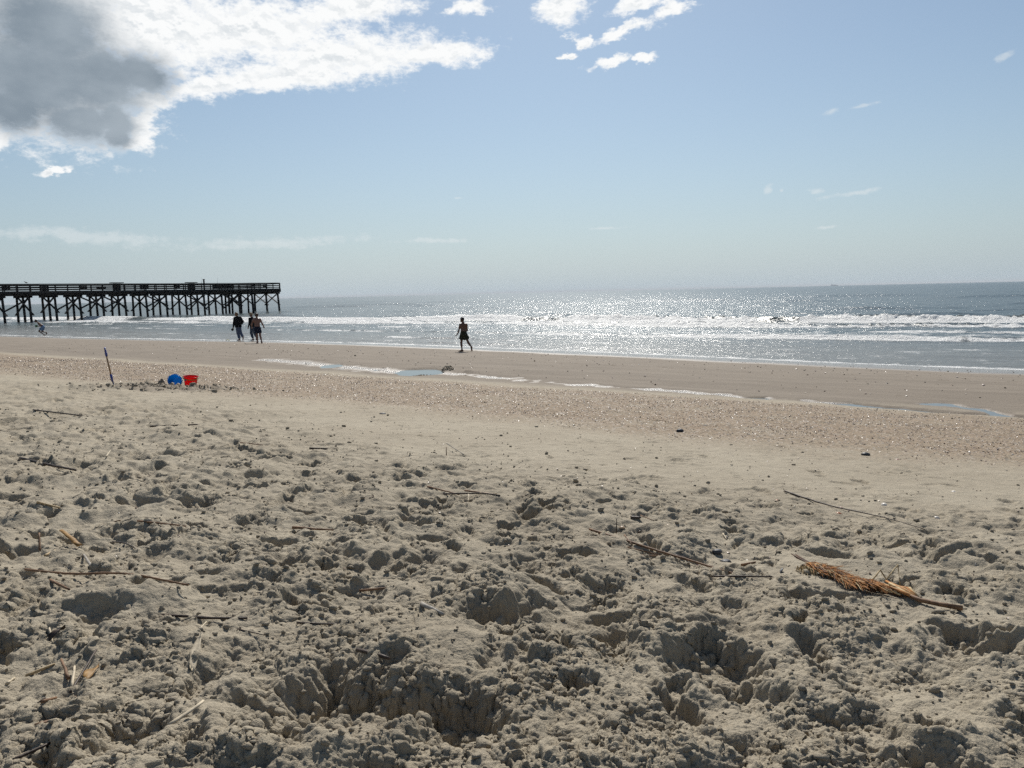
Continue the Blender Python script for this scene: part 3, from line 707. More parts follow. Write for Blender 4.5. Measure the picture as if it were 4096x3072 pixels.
# ------------------------------------------------------------------ ship and birds
m_ship = simple_mat('hazed_ship_paint', (0.78, 0.80, 0.82), .6, .05)  # lightened so the fading by distance haze is partly in the colour
m_hull = simple_mat('hazed_ship_hull', (0.70, 0.73, 0.76), .6, .05)  # hull colour also raised towards the haze
ship = empty('cargo_ship', (4310.0, 10200.0, 0), 'faint pale cargo ship far out on the horizon', 'ship', rot=(0, 0, R_(-12)))
ship.scale = (.95, .95, .95)
b = MB(); 
hv = [(-45, -7, 0), (36, -7, 0), (45, 0, 0), (36, 7, 0), (-45, 7, 0), (-46, -8, 9), (38, -8, 9), (50, 0, 11), (38, 8, 9), (-46, 8, 9)]
b.add(hv, [(0, 1, 2, 3, 4), (5, 9, 8, 7, 6), (0, 5, 6, 1), (1, 6, 7, 2), (2, 7, 8, 3), (3, 8, 9, 4), (4, 9, 5, 0)]); b.build('hull', m_hull, ship)
b = MB(); b.beam((-40, 0, 14), (-24, 0, 14), 13, 12); b.beam((-38, 0, 21), (-29, 0, 21), 9, 3); b.build('bridge', m_ship, ship)
b = MB(); b.beam((-20, 0, 11), (30, 0, 11), 13, 5); b.build('cargo', m_ship, ship)
b = MB(); b.beam((-36, 0, 22), (-36, 0, 27), 3, 4); b.build('funnel', m_hull, ship)
m_bird = simple_mat('dark_bird_plumage', (0.07, 0.065, 0.06), .8)
def bird(loc, rot, label, wings):
    o = empty('seabird', loc, label, 'bird', None, (0, 0, rot))
    b = MB(); b.tube([(-.24, 0, .10), (-.12, 0, .13), (0, 0, .16), (.10, 0, .20), (.16, 0, .27), (.21, 0, .28), (.27, 0, .27)], [.012, .05, .075, .06, .04, .036, .008], 8); b.build('body', m_bird, o, True)
    if wings:
        for sgn in (-1, 1):
            b = MB(); b.tube([(.05, .05 * sgn, .18), (.08, .28 * sgn, .30), (-.02, .62 * sgn, .24)], [.09, .075, .015], 8, .16); b.build('wing', m_bird, o, True)
    else:
        for sgn in (-1, 1):
            b = MB(); b.tube([(0, .03 * sgn, .10), (.01, .03 * sgn, .0)], [.012, .008], 5); b.build('leg', m_bird, o)
            b = MB(); b.tube([(.08, .05 * sgn, .19), (-.05, .075 * sgn, .16), (-.22, .03 * sgn, .11)], [.03, .05, .01], 8, .4); b.build('wing', m_bird, o, True)
pb = pier.location + pw(41.9, G - .28, RAIL + .025)
bird(tuple(pb), R_(200), 'small dark bird perched on the pier rail', False)
bird((-66.0, 100.3, 1.0), R_(160), 'small dark bird flying low over the breaking wave by the pier', True)

# ------------------------------------------------------------------ people: one continuous skin from a distance field
def rc(D, G3, a, b, ra, rb, k):
    """smooth-join a tapered capsule into the field D on the grid G3"""
    (gx, gy, gz) = G3
    a = np.array(a, float); b = np.array(b, float); R1 = max(ra, rb) + k + .03
    lo = np.minimum(a, b) - R1; hi = np.maximum(a, b) + R1
    ix = slice(*np.searchsorted(gx, [lo[0], hi[0]])); iy = slice(*np.searchsorted(gy, [lo[1], hi[1]])); iz = slice(*np.searchsorted(gz, [lo[2], hi[2]]))
    x = gx[ix][:, None, None] - a[0]; y = gy[iy][None, :, None] - a[1]; z = gz[iz][None, None, :] - a[2]
    d = b - a; L2 = max(float(d @ d), 1e-9)
    t = np.clip((x * d[0] + y * d[1] + z * d[2]) / L2, 0, 1)
    dist = np.sqrt((x - t * d[0]) ** 2 + (y - t * d[1]) ** 2 + (z - t * d[2]) ** 2) - (ra + (rb - ra) * t)
    o = D[ix, iy, iz]
    h = np.maximum(k - np.abs(o - dist), 0) / max(k, 1e-6)
    D[ix, iy, iz] = np.minimum(o, dist) - h * h * k * .25
def ell(D, G3, c, r, k, rz=0.0):
    (gx, gy, gz) = G3
    R1 = max(r) + k + .03; c = np.array(c, float)
    ix = slice(*np.searchsorted(gx, [c[0] - R1, c[0] + R1])); iy = slice(*np.searchsorted(gy, [c[1] - R1, c[1] + R1])); iz = slice(*np.searchsorted(gz, [c[2] - R1, c[2] + R1]))
    x = gx[ix][:, None, None] - c[0]; y = gy[iy][None, :, None] - c[1]; z = gz[iz][None, None, :] - c[2]
    ca, sa = math.cos(rz), math.sin(rz)
    u = (x * ca + y * sa) / r[0]; v = (-x * sa + y * ca) / r[1]; w = z / r[2]
    l = np.sqrt(u * u + v * v + w * w)
    dist = (l - 1) * min(r)
    o = D[ix, iy, iz]; h = np.maximum(k - np.abs(o - dist), 0) / max(k, 1e-6)
    D[ix, iy, iz] = np.minimum(o, dist) - h * h * k * .25
def surface_nets(D, G3):
    gx, gy, gz = G3; h = gx[1] - gx[0]
    S = D < 0
    n0, n1, n2 = D.shape
    cnt = np.zeros((n0 - 1, n1 - 1, n2 - 1), np.int16); acc = np.zeros((n0 - 1, n1 - 1, n2 - 1, 3), np.float32)
    cs = [(i, j, k) for i in (0, 1) for j in (0, 1) for k in (0, 1)]
    def cv(c, A): return A[c[0]:n0 - 1 + c[0], c[1]:n1 - 1 + c[1], c[2]:n2 - 1 + c[2]]
    for a_ in cs:
        for ax in range(3):
            if a_[ax]: continue
            b_ = list(a_); b_[ax] = 1
            da, db = cv(a_, D), cv(b_, D); m = (da < 0) != (db < 0)
            t = np.where(m, da / np.where(m, da - db, 1), 0)
            cnt += m
            for q in range(3):
                acc[..., q] += m * (a_[q] + (t if q == ax else 0))
    act = cnt > 0
    idx = -np.ones(act.shape, np.int64); idx[act] = np.arange(act.sum())
    base_ = np.argwhere(act)
    V = (base_ + acc[act] / cnt[act][:, None]) * h + np.array([gx[0], gy[0], gz[0]])
    F = []
    for ax in range(3):
        sl0 = [slice(1, -1)] * 3; sl1 = [slice(1, -1)] * 3
        sl0[ax] = slice(0, -1); sl1[ax] = slice(1, None)
        a_ = S[tuple(sl0)]; b_ = S[tuple(sl1)]
        e = np.argwhere(a_ != b_); 
        if not len(e): continue
        flip = a_[tuple(e.T)]
        p = e.copy()
        for q in range(3):
            if q != ax: p[:, q] += 1
        u, v = [q for q in range(3) if q != ax]
        def at_(du, dv):
            pp_ = p.copy(); pp_[:, u] += du; pp_[:, v] += dv
            return idx[tuple(pp_.T)]
        quad = np.stack([at_(-1, -1), at_(0, -1), at_(0, 0), at_(-1, 0)], 1)
        if ax == 1: flip = ~flip
        quad[~flip] = quad[~flip][:, ::-1]
        F.append(quad[(quad >= 0).all(1)])
    return V, np.concatenate(F)
def field_grid(lo, hi, h):
    return tuple(np.arange(lo[i], hi[i], h) for i in range(3))
def nets_obj(name, D, G3, mat, parent):
    V, F = surface_nets(D, G3)
    return link(name, np_mesh(name, V, F), mat, parent)
def L3(a, b, t): return tuple(a[i] + (b[i] - a[i]) * t for i in range(3))
def hand(D, G3, wr, tip_dir, palm_n, curl, sc=1.0):
    f = Vector(tip_dir).normalized(); n = Vector(palm_n); n = (n - f * n.dot(f)).normalized(); sd = f.cross(n)
    w = Vector(wr); c = w + f * .055 * sc
    for q in (-.026, -.009, .009, .026): rc(D, G3, tuple(w + sd * q * .6 * sc), tuple(w + f * .085 * sc + sd * q * sc), .013 * sc, .012 * sc, .012)
    for q, L_ in zip((-.030, -.010, .010, .030), (.062, .078, .074, .058)):
        a_ = w + f * .085 * sc + sd * q * sc
        d1 = (f + n * curl * .6).normalized(); b_ = a_ + d1 * L_ * .5 * sc; d2 = (f + n * curl * 1.8).normalized(); c_ = b_ + d2 * L_ * .5 * sc
        rc(D, G3, tuple(a_), tuple(b_), .0095 * sc, .009 * sc, .004); rc(D, G3, tuple(b_), tuple(c_), .009 * sc, .0075 * sc, .003)
    a_ = w + f * .03 * sc - sd * .025 * sc; b_ = a_ - sd * .028 * sc + f * .028 * sc + n * .012 * sc; c_ = b_ + f * .03 * sc + n * .012 * sc
    rc(D, G3, tuple(a_), tuple(b_), .012 * sc, .010 * sc, .008); rc(D, G3, tuple(b_), tuple(c_), .010 * sc, .008 * sc, .003)
def foot(D, G3, an, toe, sc=1.0):
    an = Vector(an); toe = Vector(toe); heel = an + (an - toe) * .22; heel.z = min(an.z, toe.z + .5 * (an.z - toe.z)) - .012
    rc(D, G3, tuple(an), tuple(heel), .036 * sc, .032 * sc, .03); rc(D, G3, tuple(heel), tuple(L3(heel, toe, .85)), .030 * sc, .030 * sc, .03)
    rc(D, G3, tuple(an), tuple(L3(heel, toe, .75)), .036 * sc, .022 * sc, .03); rc(D, G3, tuple(L3(heel, toe, .8)), tuple(toe), .032 * sc, .017 * sc, .02)
def make_body(J, sc=1.0, girth=1.0, face=(0, 1, 0)):
    pts = np.array([v for k_, v in J.items() if isinstance(v, tuple) and k_[:2] != 'pn']); lo = pts.min(0) - .24; hi = pts.max(0) + .24
    G3 = field_grid(lo, hi, .0125); D = np.full(tuple(len(g) for g in G3), .3, np.float32)
    g_ = girth * sc
    sm = Vector(J['shL']).lerp(Vector(J['shR']), .5); pm_ = Vector(J['hipL']).lerp(Vector(J['hipR']), .5)
    neck = Vector(J['neck']); waist = sm.lerp(pm_, .62)
    across = (Vector(J['shR']) - Vector(J['shL'])) * .5; hac = (Vector(J['hipR']) - Vector(J['hipL'])) * .5
    for q in (-.52, 0, .52):
        rc(D, G3, tuple(sm + across * q - Vector((0, 0, .05 * sc))), tuple(waist + hac * q * .8), .098 * g_, .092 * g_, .06)
        rc(D, G3, tuple(waist + hac * q * .8), tuple(pm_ + hac * q * 1.0), .092 * g_, .10 * g_, .06)
    rc(D, G3, J['shL'], J['shR'], .062 * g_, .062 * g_, .06)
    rc(D, G3, tuple(sm), tuple(neck), .075 * sc, .055 * sc, .05); rc(D, G3, tuple(neck), J['head'], .052 * sc, .055 * sc, .03)
    F_ = Vector(face).normalized(); rz = math.atan2(-F_.x, F_.y)
    hd = Vector(J['head'])
    ell(D, G3, tuple(hd + Vector((0, 0, .012 * sc))), (.077 * sc, .098 * sc, .112 * sc), .02, rz)
    rc(D, G3, tuple(hd + F_ * .035 * sc - Vector((0, 0, .06 * sc))), tuple(hd + F_ * .06 * sc - Vector((0, 0, .088 * sc))), .045 * sc, .028 * sc, .03)
    rc(D, G3, tuple(hd + F_ * .092 * sc + Vector((0, 0, .01 * sc))), tuple(hd + F_ * .112 * sc - Vector((0, 0, .025 * sc))), .009 * sc, .014 * sc, .012)
    rc(D, G3, tuple(hd + F_ * .09 * sc - Vector((0, 0, .055 * sc))), tuple(hd + F_ * .098 * sc - Vector((0, 0, .056 * sc))), .016 * sc, .012 * sc, .01)
    R__ = F_.cross(Vector((0, 0, 1)))
    for sgn in (-1, 1):
        rc(D, G3, tuple(hd + R__ * sgn * .076 * sc - F_ * .008), tuple(hd + R__ * sgn * .086 * sc - F_ * .012 + Vector((0, 0, .025 * sc))), .016 * sc, .018 * sc, .01)
    for s_ in 'LR':
        sh, elb, wr = J['sh' + s_], J['el' + s_], J['wr' + s_]; hp, kn, an = J['hip' + s_], J['kn' + s_], J['an' + s_]
        rc(D, G3, sh, L3(sh, elb, .45), .052 * g_, .047 * g_, .05); rc(D, G3, L3(sh, elb, .4), elb, .046 * g_, .037 * g_, .03)
        rc(D, G3, elb, L3(elb, wr, .3), .037 * g_, .040 * g_, .03); rc(D, G3, L3(elb, wr, .3), wr, .040 * g_, .025 * g_, .03)
        rc(D, G3, hp, L3(hp, kn, .4), .086 * g_, .076 * g_, .06); rc(D, G3, L3(hp, kn, .4), kn, .075 * g_, .052 * g_, .04)
        rc(D, G3, kn, L3(kn, an, .33), .051 * g_, .056 * g_, .04); rc(D, G3, L3(kn, an, .33), an, .055 * g_, .034 * g_, .03)
        foot(D, G3, an, J['toe' + s_], sc)
        hand(D, G3, wr, Vector(J['hd' + s_]) - Vector(wr), J.get('pn' + s_, (0, 1, -.3)), J.get('cu' + s_, .5), sc)
    return D, G3
def half(D, G3, p, n):
    """keep what lies on the far side of a plane"""
    gx, gy, gz = G3; n = np.array(n, float); n /= np.linalg.norm(n)
    pl = (gx[:, None, None] - p[0]) * n[0] + (gy[None, :, None] - p[1]) * n[1] + (gz[None, None, :] - p[2]) * n[2]
    return np.maximum(D, pl)
def like(G3): return np.full(tuple(len(g) for g in G3), .3, np.float32)
def wear_legs(J, G3, frac, r0, r1, waist_up, pel=.118, cuff=None):
    """shorts or trousers: hips plus both legs down to a fraction of the way to the knee (<=1) or on to the ankle (1..2)"""
    tot = None
    sm = Vector(J['shL']).lerp(Vector(J['shR']), .5); pm_ = Vector(J['hipL']).lerp(Vector(J['hipR']), .5); axis = (sm - pm_).normalized()
    top = pm_ + axis * waist_up
    hac = (Vector(J['hipR']) - Vector(J['hipL'])) * .5
    D = like(G3)
    for q in (-.6, 0, .6): rc(D, G3, tuple(pm_ + hac * q), tuple(top + hac * q * .9 + axis * .08), pel, pel * .93, .05)
    D = half(D, G3, tuple(top), tuple(axis))
    for s_ in 'LR':
        A = like(G3); hp, kn, an = J['hip' + s_], J['kn' + s_], J['an' + s_]
        if frac <= 1:
            e = L3(hp, kn, frac + .12); rc(A, G3, hp, e, r0, r1, .03); p = L3(hp, kn, frac); A = half(A, G3, p, tuple(Vector(kn) - Vector(hp)))
        else:
            rc(A, G3, hp, kn, r0, r0 * .80, .03); e = L3(kn, an, frac - 1 + .08); rc(A, G3, kn, e, r0 * .80, r1, .04); p = L3(kn, an, frac - 1); A = half(A, G3, p, tuple(Vector(an) - Vector(kn)))
        h = np.maximum(.03 - np.abs(D - A), 0) / .03; D = np.minimum(D, A) - h * h * .03 * .25
    return D
def wear_top(J, G3, rt, ra, hem_drop, neck_k=.6, arms=True, flare=1.0, back=None):
    D = like(G3)
    sm = Vector(J['shL']).lerp(Vector(J['shR']), .5); pm_ = Vector(J['hipL']).lerp(Vector(J['hipR']), .5); axis = (pm_ - sm).normalized()
    across = (Vector(J['shR']) - Vector(J['shL'])) * .5; hac = (Vector(J['hipR']) - Vector(J['hipL'])) * .5
    end = sm + axis * hem_drop
    for q in (-.55, 0, .55): rc(D, G3, tuple(sm + across * q - Vector((0, 0, .03))), tuple(end + hac * q * 1.1 * flare + axis * .1), rt, rt * 1.05 * flare, .05)
    if back: rc(D, G3, tuple(sm + Vector(back) * .3 + axis * .25), tuple(end + Vector(back) + axis * .03), .10, .10, .06)
    rc(D, G3, J['shL'], J['shR'], ra * 1.12, ra * 1.12, .05); rc(D, G3, tuple(sm), tuple(sm.lerp(Vector(J['neck']), neck_k)), .09, .075, .04)
    D = half(D, G3, tuple(end), tuple(axis))
    if arms:
        for s_ in 'LR':
            A = like(G3); sh, elb, wr = J['sh' + s_], J['el' + s_], J['wr' + s_]
            rc(A, G3, sh, elb, ra, ra * .88, .03); rc(A, G3, elb, wr, ra * .88, ra * .70, .03); A = half(A, G3, wr, tuple(Vector(wr) - Vector(elb)))
            h = np.maximum(.03 - np.abs(D - A), 0) / .03; D = np.minimum(D, A) - h * h * .03 * .25
    return D
def hair_obj(J, G3, mat, parent, sc, face, r=(.088, .106, .112), lift=.03, curls=0.0, tail=None, fringe=.062):
    D = like(G3); F_ = Vector(face).normalized(); rz = math.atan2(-F_.x, F_.y); hd = Vector(J['head'])
    ell(D, G3, tuple(hd + Vector((0, 0, lift * sc)) - F_ * .012), tuple(q * sc for q in r), .02, rz)
    D = half(D, G3, tuple(hd + F_ * fringe * sc + Vector((0, 0, .045 * sc))), (F_.x, F_.y, -.75))
    if tail: rc(D, G3, tuple(hd - F_ * .08), tuple(hd + Vector(tail)), .05, .035, .05)
    if curls:
        gx, gy, gz = G3
        nz_ = np.sin(gx * 95)[:, None, None] * np.sin(gy * 88 + 1)[None, :, None] * np.sin(gz * 101 + 2)[None, None, :]
        D = D + curls * nz_
    return nets_obj('hair', D, G3, mat, parent)
m_skin = simple_mat('tanned_skin', (0.12, 0.058, 0.036), .5, .08, 8.0, .001, 200, .4)
m_skin2 = simple_mat('fair_skin', (0.20, 0.105, 0.075), .5, .08, 8.0, .001, 200, .4)
m_hair_dk = simple_mat('dark_hair', (0.018, 0.013, 0.010), .45, .3, 60.0, .004, 90, .4)
m_hair_br = simple_mat('brown_hair', (0.06, 0.036, 0.022), .5, .3, 60.0, .004, 90, .4)
m_blond = simple_mat('fair_hair', (0.16, 0.10, 0.05), .5, .3, 60.0, .004, 90, .4)
m_black = simple_mat('black_cloth', (0.010, 0.010, 0.011), .9, .3, 12.0, .003, 50, .2)
m_denim = simple_mat('blue_denim', (0.085, 0.105, 0.16), .9, .2, 14.0, .003, 60, .2)
m_denim2 = simple_mat('dark_denim', (0.055, 0.07, 0.10), .9, .2, 14.0, .003, 60, .2)
m_navy = simple_mat('navy_swim_cloth', (0.012, 0.016, 0.032), .8, .2, 14.0, .003, 60, .2)
m_olive = simple_mat('dark_olive_cloth', (0.026, 0.028, 0.016), .85, .2, 14.0, .003, 60, .2)
m_lblue = simple_mat('pale_blue_cloth', (0.17, 0.26, 0.40), .85, .15, 14.0, .003, 60, .2, .2)
m_straw = simple_mat('straw_hat_weave', (0.36, 0.27, 0.17), .85, .25, 60.0, .002, 150, .2, .25)
def place(x, y, label):
    z = ground(x, y)
    return empty('person', (x, y, z), label, 'person', 'people on the beach', (0, 0, -math.atan2(x, y)))
def finish(o, D, G3, skin): nets_obj('body', D, G3, skin, o)

# teenager walking left along the wet sand
J = dict(head=(-.035, .02, 1.335), neck=(0, 0, 1.205), shL=(-.115, .05, 1.125), shR=(.135, -.05, 1.13), elL=(-.19, .06, .88), wrL=(-.27, .10, .70), hdL=(-.40, .16, .64), elR=(.165, .05, .90), wrR=(.10, .20, .84), hdR=(.02, .28, .86),
         hipL=(-.045, .04, .72), hipR=(.072, -.04, .72), knL=(-.10, .08, .38), anL=(-.075, .05, .075), toeL=(-.22, .10, .018), knR=(.19, -.02, .39), anR=(.325, -.08, .19), toeR=(.34, -.02, .03), pnL=(0, 0, -1))
w_ = place(-1.98, 31.83, 'shirtless teenager in dark olive shorts walking alone along the wet sand')
face = (-.75, .65, 0); D, G3 = make_body(J, .86, .92, face); finish(w_, D, G3, m_skin)
nets_obj('shorts', wear_legs(J, G3, .60, .098, .125, .15, .098), G3, m_olive, w_); hair_obj(J, G3, m_hair_dk, w_, .86, face)
# woman in a black jacket and jeans
J = dict(head=(-.06, .02, 1.665), neck=(-.01, 0, 1.53), shL=(-.165, .04, 1.42), shR=(.185, -.04, 1.43), elL=(-.235, .06, 1.12), wrL=(-.27, .10, .87), hdL=(-.31, .13, .74), elR=(.32, -.03, 1.20), wrR=(.24, .10, 1.04), hdR=(.14, .16, .98),
         hipL=(-.055, .02, .90), hipR=(.09, -.02, .90), knL=(-.03, .10, .49), anL=(.05, .08, .085), toeL=(-.10, .16, .02), knR=(.13, .02, .49), anR=(.26, -.06, .21), toeR=(.24, .0, .04), cuL=.9)
w_ = place(-17.31, 48.55, 'woman in black jacket and blue jeans walking at the water edge with a dark ball')
face = (-.9, .45, 0); D, G3 = make_body(J, 1.0, .95, face); finish(w_, D, G3, m_skin2)
nets_obj('jeans', wear_legs(J, G3, 1.88, .112, .082, .17, .118), G3, m_denim, w_); nets_obj('jacket', wear_top(J, G3, .125, .072, .58, .7, True, 1.12, (.10, -.06, 0)), G3, m_black, w_)
hair_obj(J, G3, m_blond, w_, 1.0, face, tail=(.05, -.07, -.10))
hb = MB(); hb.blob((0, 0, 0), .085, 5, 2, .05); o = hb.build('ball', m_black, None, True)
o.location = w_.matrix_basis @ Vector((-.34, .13, .70)); tag(o, 'dark round ball held low in the left hand of the woman in the black jacket', 'ball')
# woman in a hat, half hidden behind the boy
J = dict(head=(-.04, .02, 1.60), neck=(-.005, 0, 1.475), shL=(-.15, .04, 1.375), shR=(.15, -.04, 1.375), elL=(-.175, .05, 1.10), wrL=(-.235, .08, .87), hdL=(-.27, .10, .75), elR=(.21, -.02, 1.09), wrR=(.12, .02, .86), hdR=(.07, .02, .72),
         hipL=(-.05, .02, .87), hipR=(.075, -.02, .87), knL=(-.09, .10, .48), anL=(.0, .08, .085), toeL=(-.13, .15, .02), knR=(.11, .02, .48), anR=(.19, -.05, .2), toeR=(.18, .02, .04))
w_ = place(-16.30, 48.27, 'woman in straw hat, black top and dark jeans beside the boy in navy shorts')
face = (-.85, .5, 0); D, G3 = make_body(J, .97, .92, face); finish(w_, D, G3, m_skin2)
nets_obj('jeans', wear_legs(J, G3, 1.80, .105, .078, .17, .112), G3, m_denim2, w_); nets_obj('sweater', wear_top(J, G3, .112, .062, .54), G3, m_black, w_)
hair_obj(J, G3, m_hair_br, w_, .97, face, r=(.085, .100, .095))
b = MB(); b.lathe([(.0, .13), (.05, .128), (.085, .11), (.10, .06), (.106, .03), (.15, .018), (.165, .0), (.163, -.006), (.148, .010), (.10, .02), (.094, .06), (.08, .10), (.0, .118)], 28)
o = b.build('straw_hat', m_straw, w_, True); o.location = (-.045, .015, 1.645); o.rotation_euler = (R_(4), R_(7), 0)
b = MB(); b.blob((0, 0, 0), .09, 9, 2, .12, (1, .5, 1.15)); b.tube([(-.05, 0, .08), (-.03, 0, .17), (.03, 0, .17), (.05, 0, .08)], .010, 6); o = b.build('beach_bag', m_black, None, True)
o.location = w_.matrix_basis @ Vector((.07, .02, .62)); tag(o, 'small dark bag hanging from the hand of the woman in the straw hat', 'bag')
# boy in navy shorts walking away
J = dict(head=(-.04, .03, 1.50), neck=(-.04, .0, 1.375), shL=(-.205, .0, 1.275), shR=(.125, .0, 1.285), elL=(-.315, .03, 1.06), wrL=(-.315, .12, .885), hdL=(-.28, .2, .80), elR=(.225, -.02, 1.065), wrR=(.295, .03, .905), hdR=(.315, .08, .80),
         hipL=(-.105, 0, .79), hipR=(.055, 0, .79), knL=(-.075, .10, .41), anL=(-.068, .06, .075), toeL=(-.13, .22, .02), knR=(.085, .0, .41), anR=(.14, -.10, .10), toeR=(.165, .06, .02), cuR=.9)
w_ = place(-13.59, 41.13, 'shirtless curly haired boy in navy shorts walking away towards the water')
face = (-.15, 1, 0); D, G3 = make_body(J, .94, 1.0, face); finish(w_, D, G3, m_skin2)
nets_obj('shorts', wear_legs(J, G3, .60, .105, .112, .13, .112), G3, m_navy, w_); hair_obj(J, G3, m_hair_br, w_, .94, face, r=(.106, .116, .112), lift=.035, curls=.014)
# runner in the shallows
J = dict(head=(-.36, 0, 1.235), neck=(-.245, 0, 1.135), shL=(-.17, -.17, 1.06), shR=(-.17, .17, 1.06), elL=(-.10, -.20, .80), wrL=(-.24, -.10, .80), hdL=(-.36, -.03, .80), elR=(-.10, .20, .82), wrR=(-.24, .12, .80), hdR=(-.36, .04, .80),
         hipL=(.11, -.08, .72), hipR=(.11, .08, .72), knL=(-.22, -.09, .40), anL=(.15, -.09, .085), toeL=(.02, -.09, .02), knR=(.0, .09, .36), anR=(.31, .09, .27), toeR=(.25, .09, .10), pnL=(0, 1, 0), pnR=(0, -1, 0))
w_ = place(-38.67, 63.10, 'shirtless runner in pale blue shorts bending low in the shallows, holding a green ball')
face = (-.97, 0, -.22); D, G3 = make_body(J, .97, .92, face); finish(w_, D, G3, m_skin)
nets_obj('shorts', wear_legs(J, G3, .72, .112, .135, .14, .118), G3, m_lblue, w_); hair_obj(J, G3, m_hair_dk, w_, .97, (-1, 0, 0))
m_green = simple_mat('green_ball_rubber', (0.05, 0.13, 0.06), .5, .2, 6.0)
b = MB(); b.blob((0, 0, 0), .105, 3, 3, .0); o = b.build('ball', m_green, None, True); o.location = w_.matrix_basis @ Vector((-.37, 0, .825)); tag(o, 'dark green ball held in both hands by the running man', 'ball')

# ------------------------------------------------------------------ spade and buckets
m_blue = simple_mat('blue_plastic', (0.012, 0.035, 0.22), .4, .1, 6.0, 0, 60, .5)
m_ash = simple_mat('pale_wood_shaft', (0.30, 0.19, 0.105), .6, .2, 30.0, .001, 60)
m_blade = simple_mat('sandy_blue_blade', (0.035, 0.045, 0.085), .6, .3, 20.0, .002, 60)
sx0, sy0 = -6.86, 13.05; sz0 = ground(sx0, sy0)
sp = empty('beach_spade', (sx0, sy0, sz0), 'long toy spade with blue handle standing upright in the dug sand', 'spade', rot=(R_(3), R_(-7.0), R_(25)))
b = MB(); b.tube([(0, 0, .20), (0, 0, .30), (.0, 0, .54)], .0135, 12); b.build('shaft', m_ash, sp, True)
b = MB(); b.tube([(0, 0, .08), (0, 0, .13), (0, 0, .21)], [.016, .018, .019], 12); b.build('socket', m_blue, sp, True)
b = MB()
b.tube([(0, 0, .525), (0, 0, .56), (0, 0, .585)], [.018, .019, .022], 12)
loop = [(0, 0, .575), (0, .030, .595), (0, .048, .63), (0, .050, .655), (0, .035, .665), (0, 0, .668), (0, -.035, .665), (0, -.050, .655), (0, -.048, .63), (0, -.030, .595), (0, 0, .575)]
b.tube([(x_ , y_, z_) for x_, y_, z_ in loop], .014, 8, cap=False); b.build('handle', m_blue, sp, True)
b = MB(); vs = []; 
for i in range(9):
    z = .10 - .20 * i / 8
    for j in range(7):
        u = -1 + 2 * j / 6; wdt = .062 * (1 - .10 * (i / 8)) * (min(1, .35 + i * .35))
        vs.append((.018 * u * u - .008 + .0, wdt * u, z - (.02 * (1 - u * u) if i == 8 else 0)))
fs = [(i * 7 + j, i * 7 + j + 1, (i + 1) * 7 + j + 1, (i + 1) * 7 + j) for i in range(8) for j in range(6)]
n = len(vs); vs2 = vs + [(x_ + .004, y_, z_) for x_, y_, z_ in vs]
b.add(vs2, fs + [tuple(q + n for q in f[::-1]) for f in fs] + [(j, j + n, j + 1 + n, j + 1) for j in range(6)] + [(56 + j, 57 + j, 57 + j + n, 56 + j + n) for j in range(6)] + [(7 * i, 7 * i + 7, 7 * i + 7 + n, 7 * i + n) for i in range(8)] + [(7 * i + 6, 7 * i + 6 + n, 7 * i + 13 + n, 7 * i + 13) for i in range(8)])
b.build('blade', m_blade, sp, True)

def bucket_shell(r_top, r_bot, h):
    w = .0035; pr = [(0.0, .006), (r_bot * .55, .006), (r_bot - .006, .004), (r_bot, 0)]
    for i in range(1, 13):
        t = i / 12; rr_ = r_bot + (r_top - r_bot) * t
        pr.append((rr_ + (.0022 if i in (3, 9) else 0), h * t))
    pr += [(r_top + .007, h - .008), (r_top + .009, h - .002), (r_top + .007, h + .003), (r_top - .002, h + .002)]
    for i in range(11, 0, -1):
        t = i / 12; pr.append((r_bot + (r_top - r_bot) * t - w, h * t))
    pr += [(r_bot - w - .004, .011), (r_bot * .5, .011), (0.0, .011)]
    return pr
m_bblue = simple_mat('bright_blue_bucket_plastic', (0.004, 0.22, 0.50), .32, .05, 5.0, 0, 60, .5, .5, (0.0, 0.36, 0.72))
m_bred = simple_mat('bright_red_bucket_plastic', (0.55, 0.006, 0.010), .32, .05, 5.0, 0, 60, .5, .45, (0.95, 0.01, 0.015))
m_hgreen = simple_mat('green_handle_plastic', (0.12, 0.20, 0.03), .4, .1, 5.0)
m_label = simple_mat('bucket_sticker_print', (0.13, 0.11, 0.22), .5, .6, 90.0)
bx, by = -5.85, 13.22; gz = ground(bx, by)
bk = empty('toy_bucket', (bx, by, gz + .095), 'bright blue toy bucket lying on its side with its open end facing the camera', 'bucket', 'toy buckets by the dug sand')
bk.rotation_euler = Vector((.10, -.94, .20)).to_track_quat('Z', 'Y').to_euler()
b = MB(); b.lathe(bucket_shell(.109, .078, .17), 44); o = b.build('shell', m_bblue, bk, True); o.location = (0, 0, -.085)
b = MB(); b.tube([(.118 * math.cos(a), .030 + .118 * math.sin(a) * .55, .078 + .05 * math.sin(a)) for a in [math.pi * k / 16 for k in range(17)]], .0055, 8); b.build('handle', m_bblue, bk, True)
for sgn in (-1, 1):
    b = MB(); b.tube([(.112 * sgn, 0, .070), (.127 * sgn, 0, .070)], .010, 10); b.build('ear', m_bblue, bk)
rx_, ry_ = -5.60, 13.20; gz = ground(rx_, ry_)
bk = empty('toy_bucket', (rx_, ry_, gz - .006), 'bright red toy bucket with green handle standing upright in the sand', 'bucket', 'toy buckets by the dug sand', (R_(5), R_(6), R_(15)))
b = MB(); b.lathe(bucket_shell(.117, .088, .195), 44); b.build('shell', m_bred, bk, True)
b = MB(); b.tube([(.131 * math.cos(math.pi + math.pi * k / 18), -.128 * math.sin(math.pi * k / 18), .184 - .034 * math.sin(math.pi * k / 18)) for k in range(19)], [.0075] * 19, 8); b.build('handle', m_hgreen, bk, True)
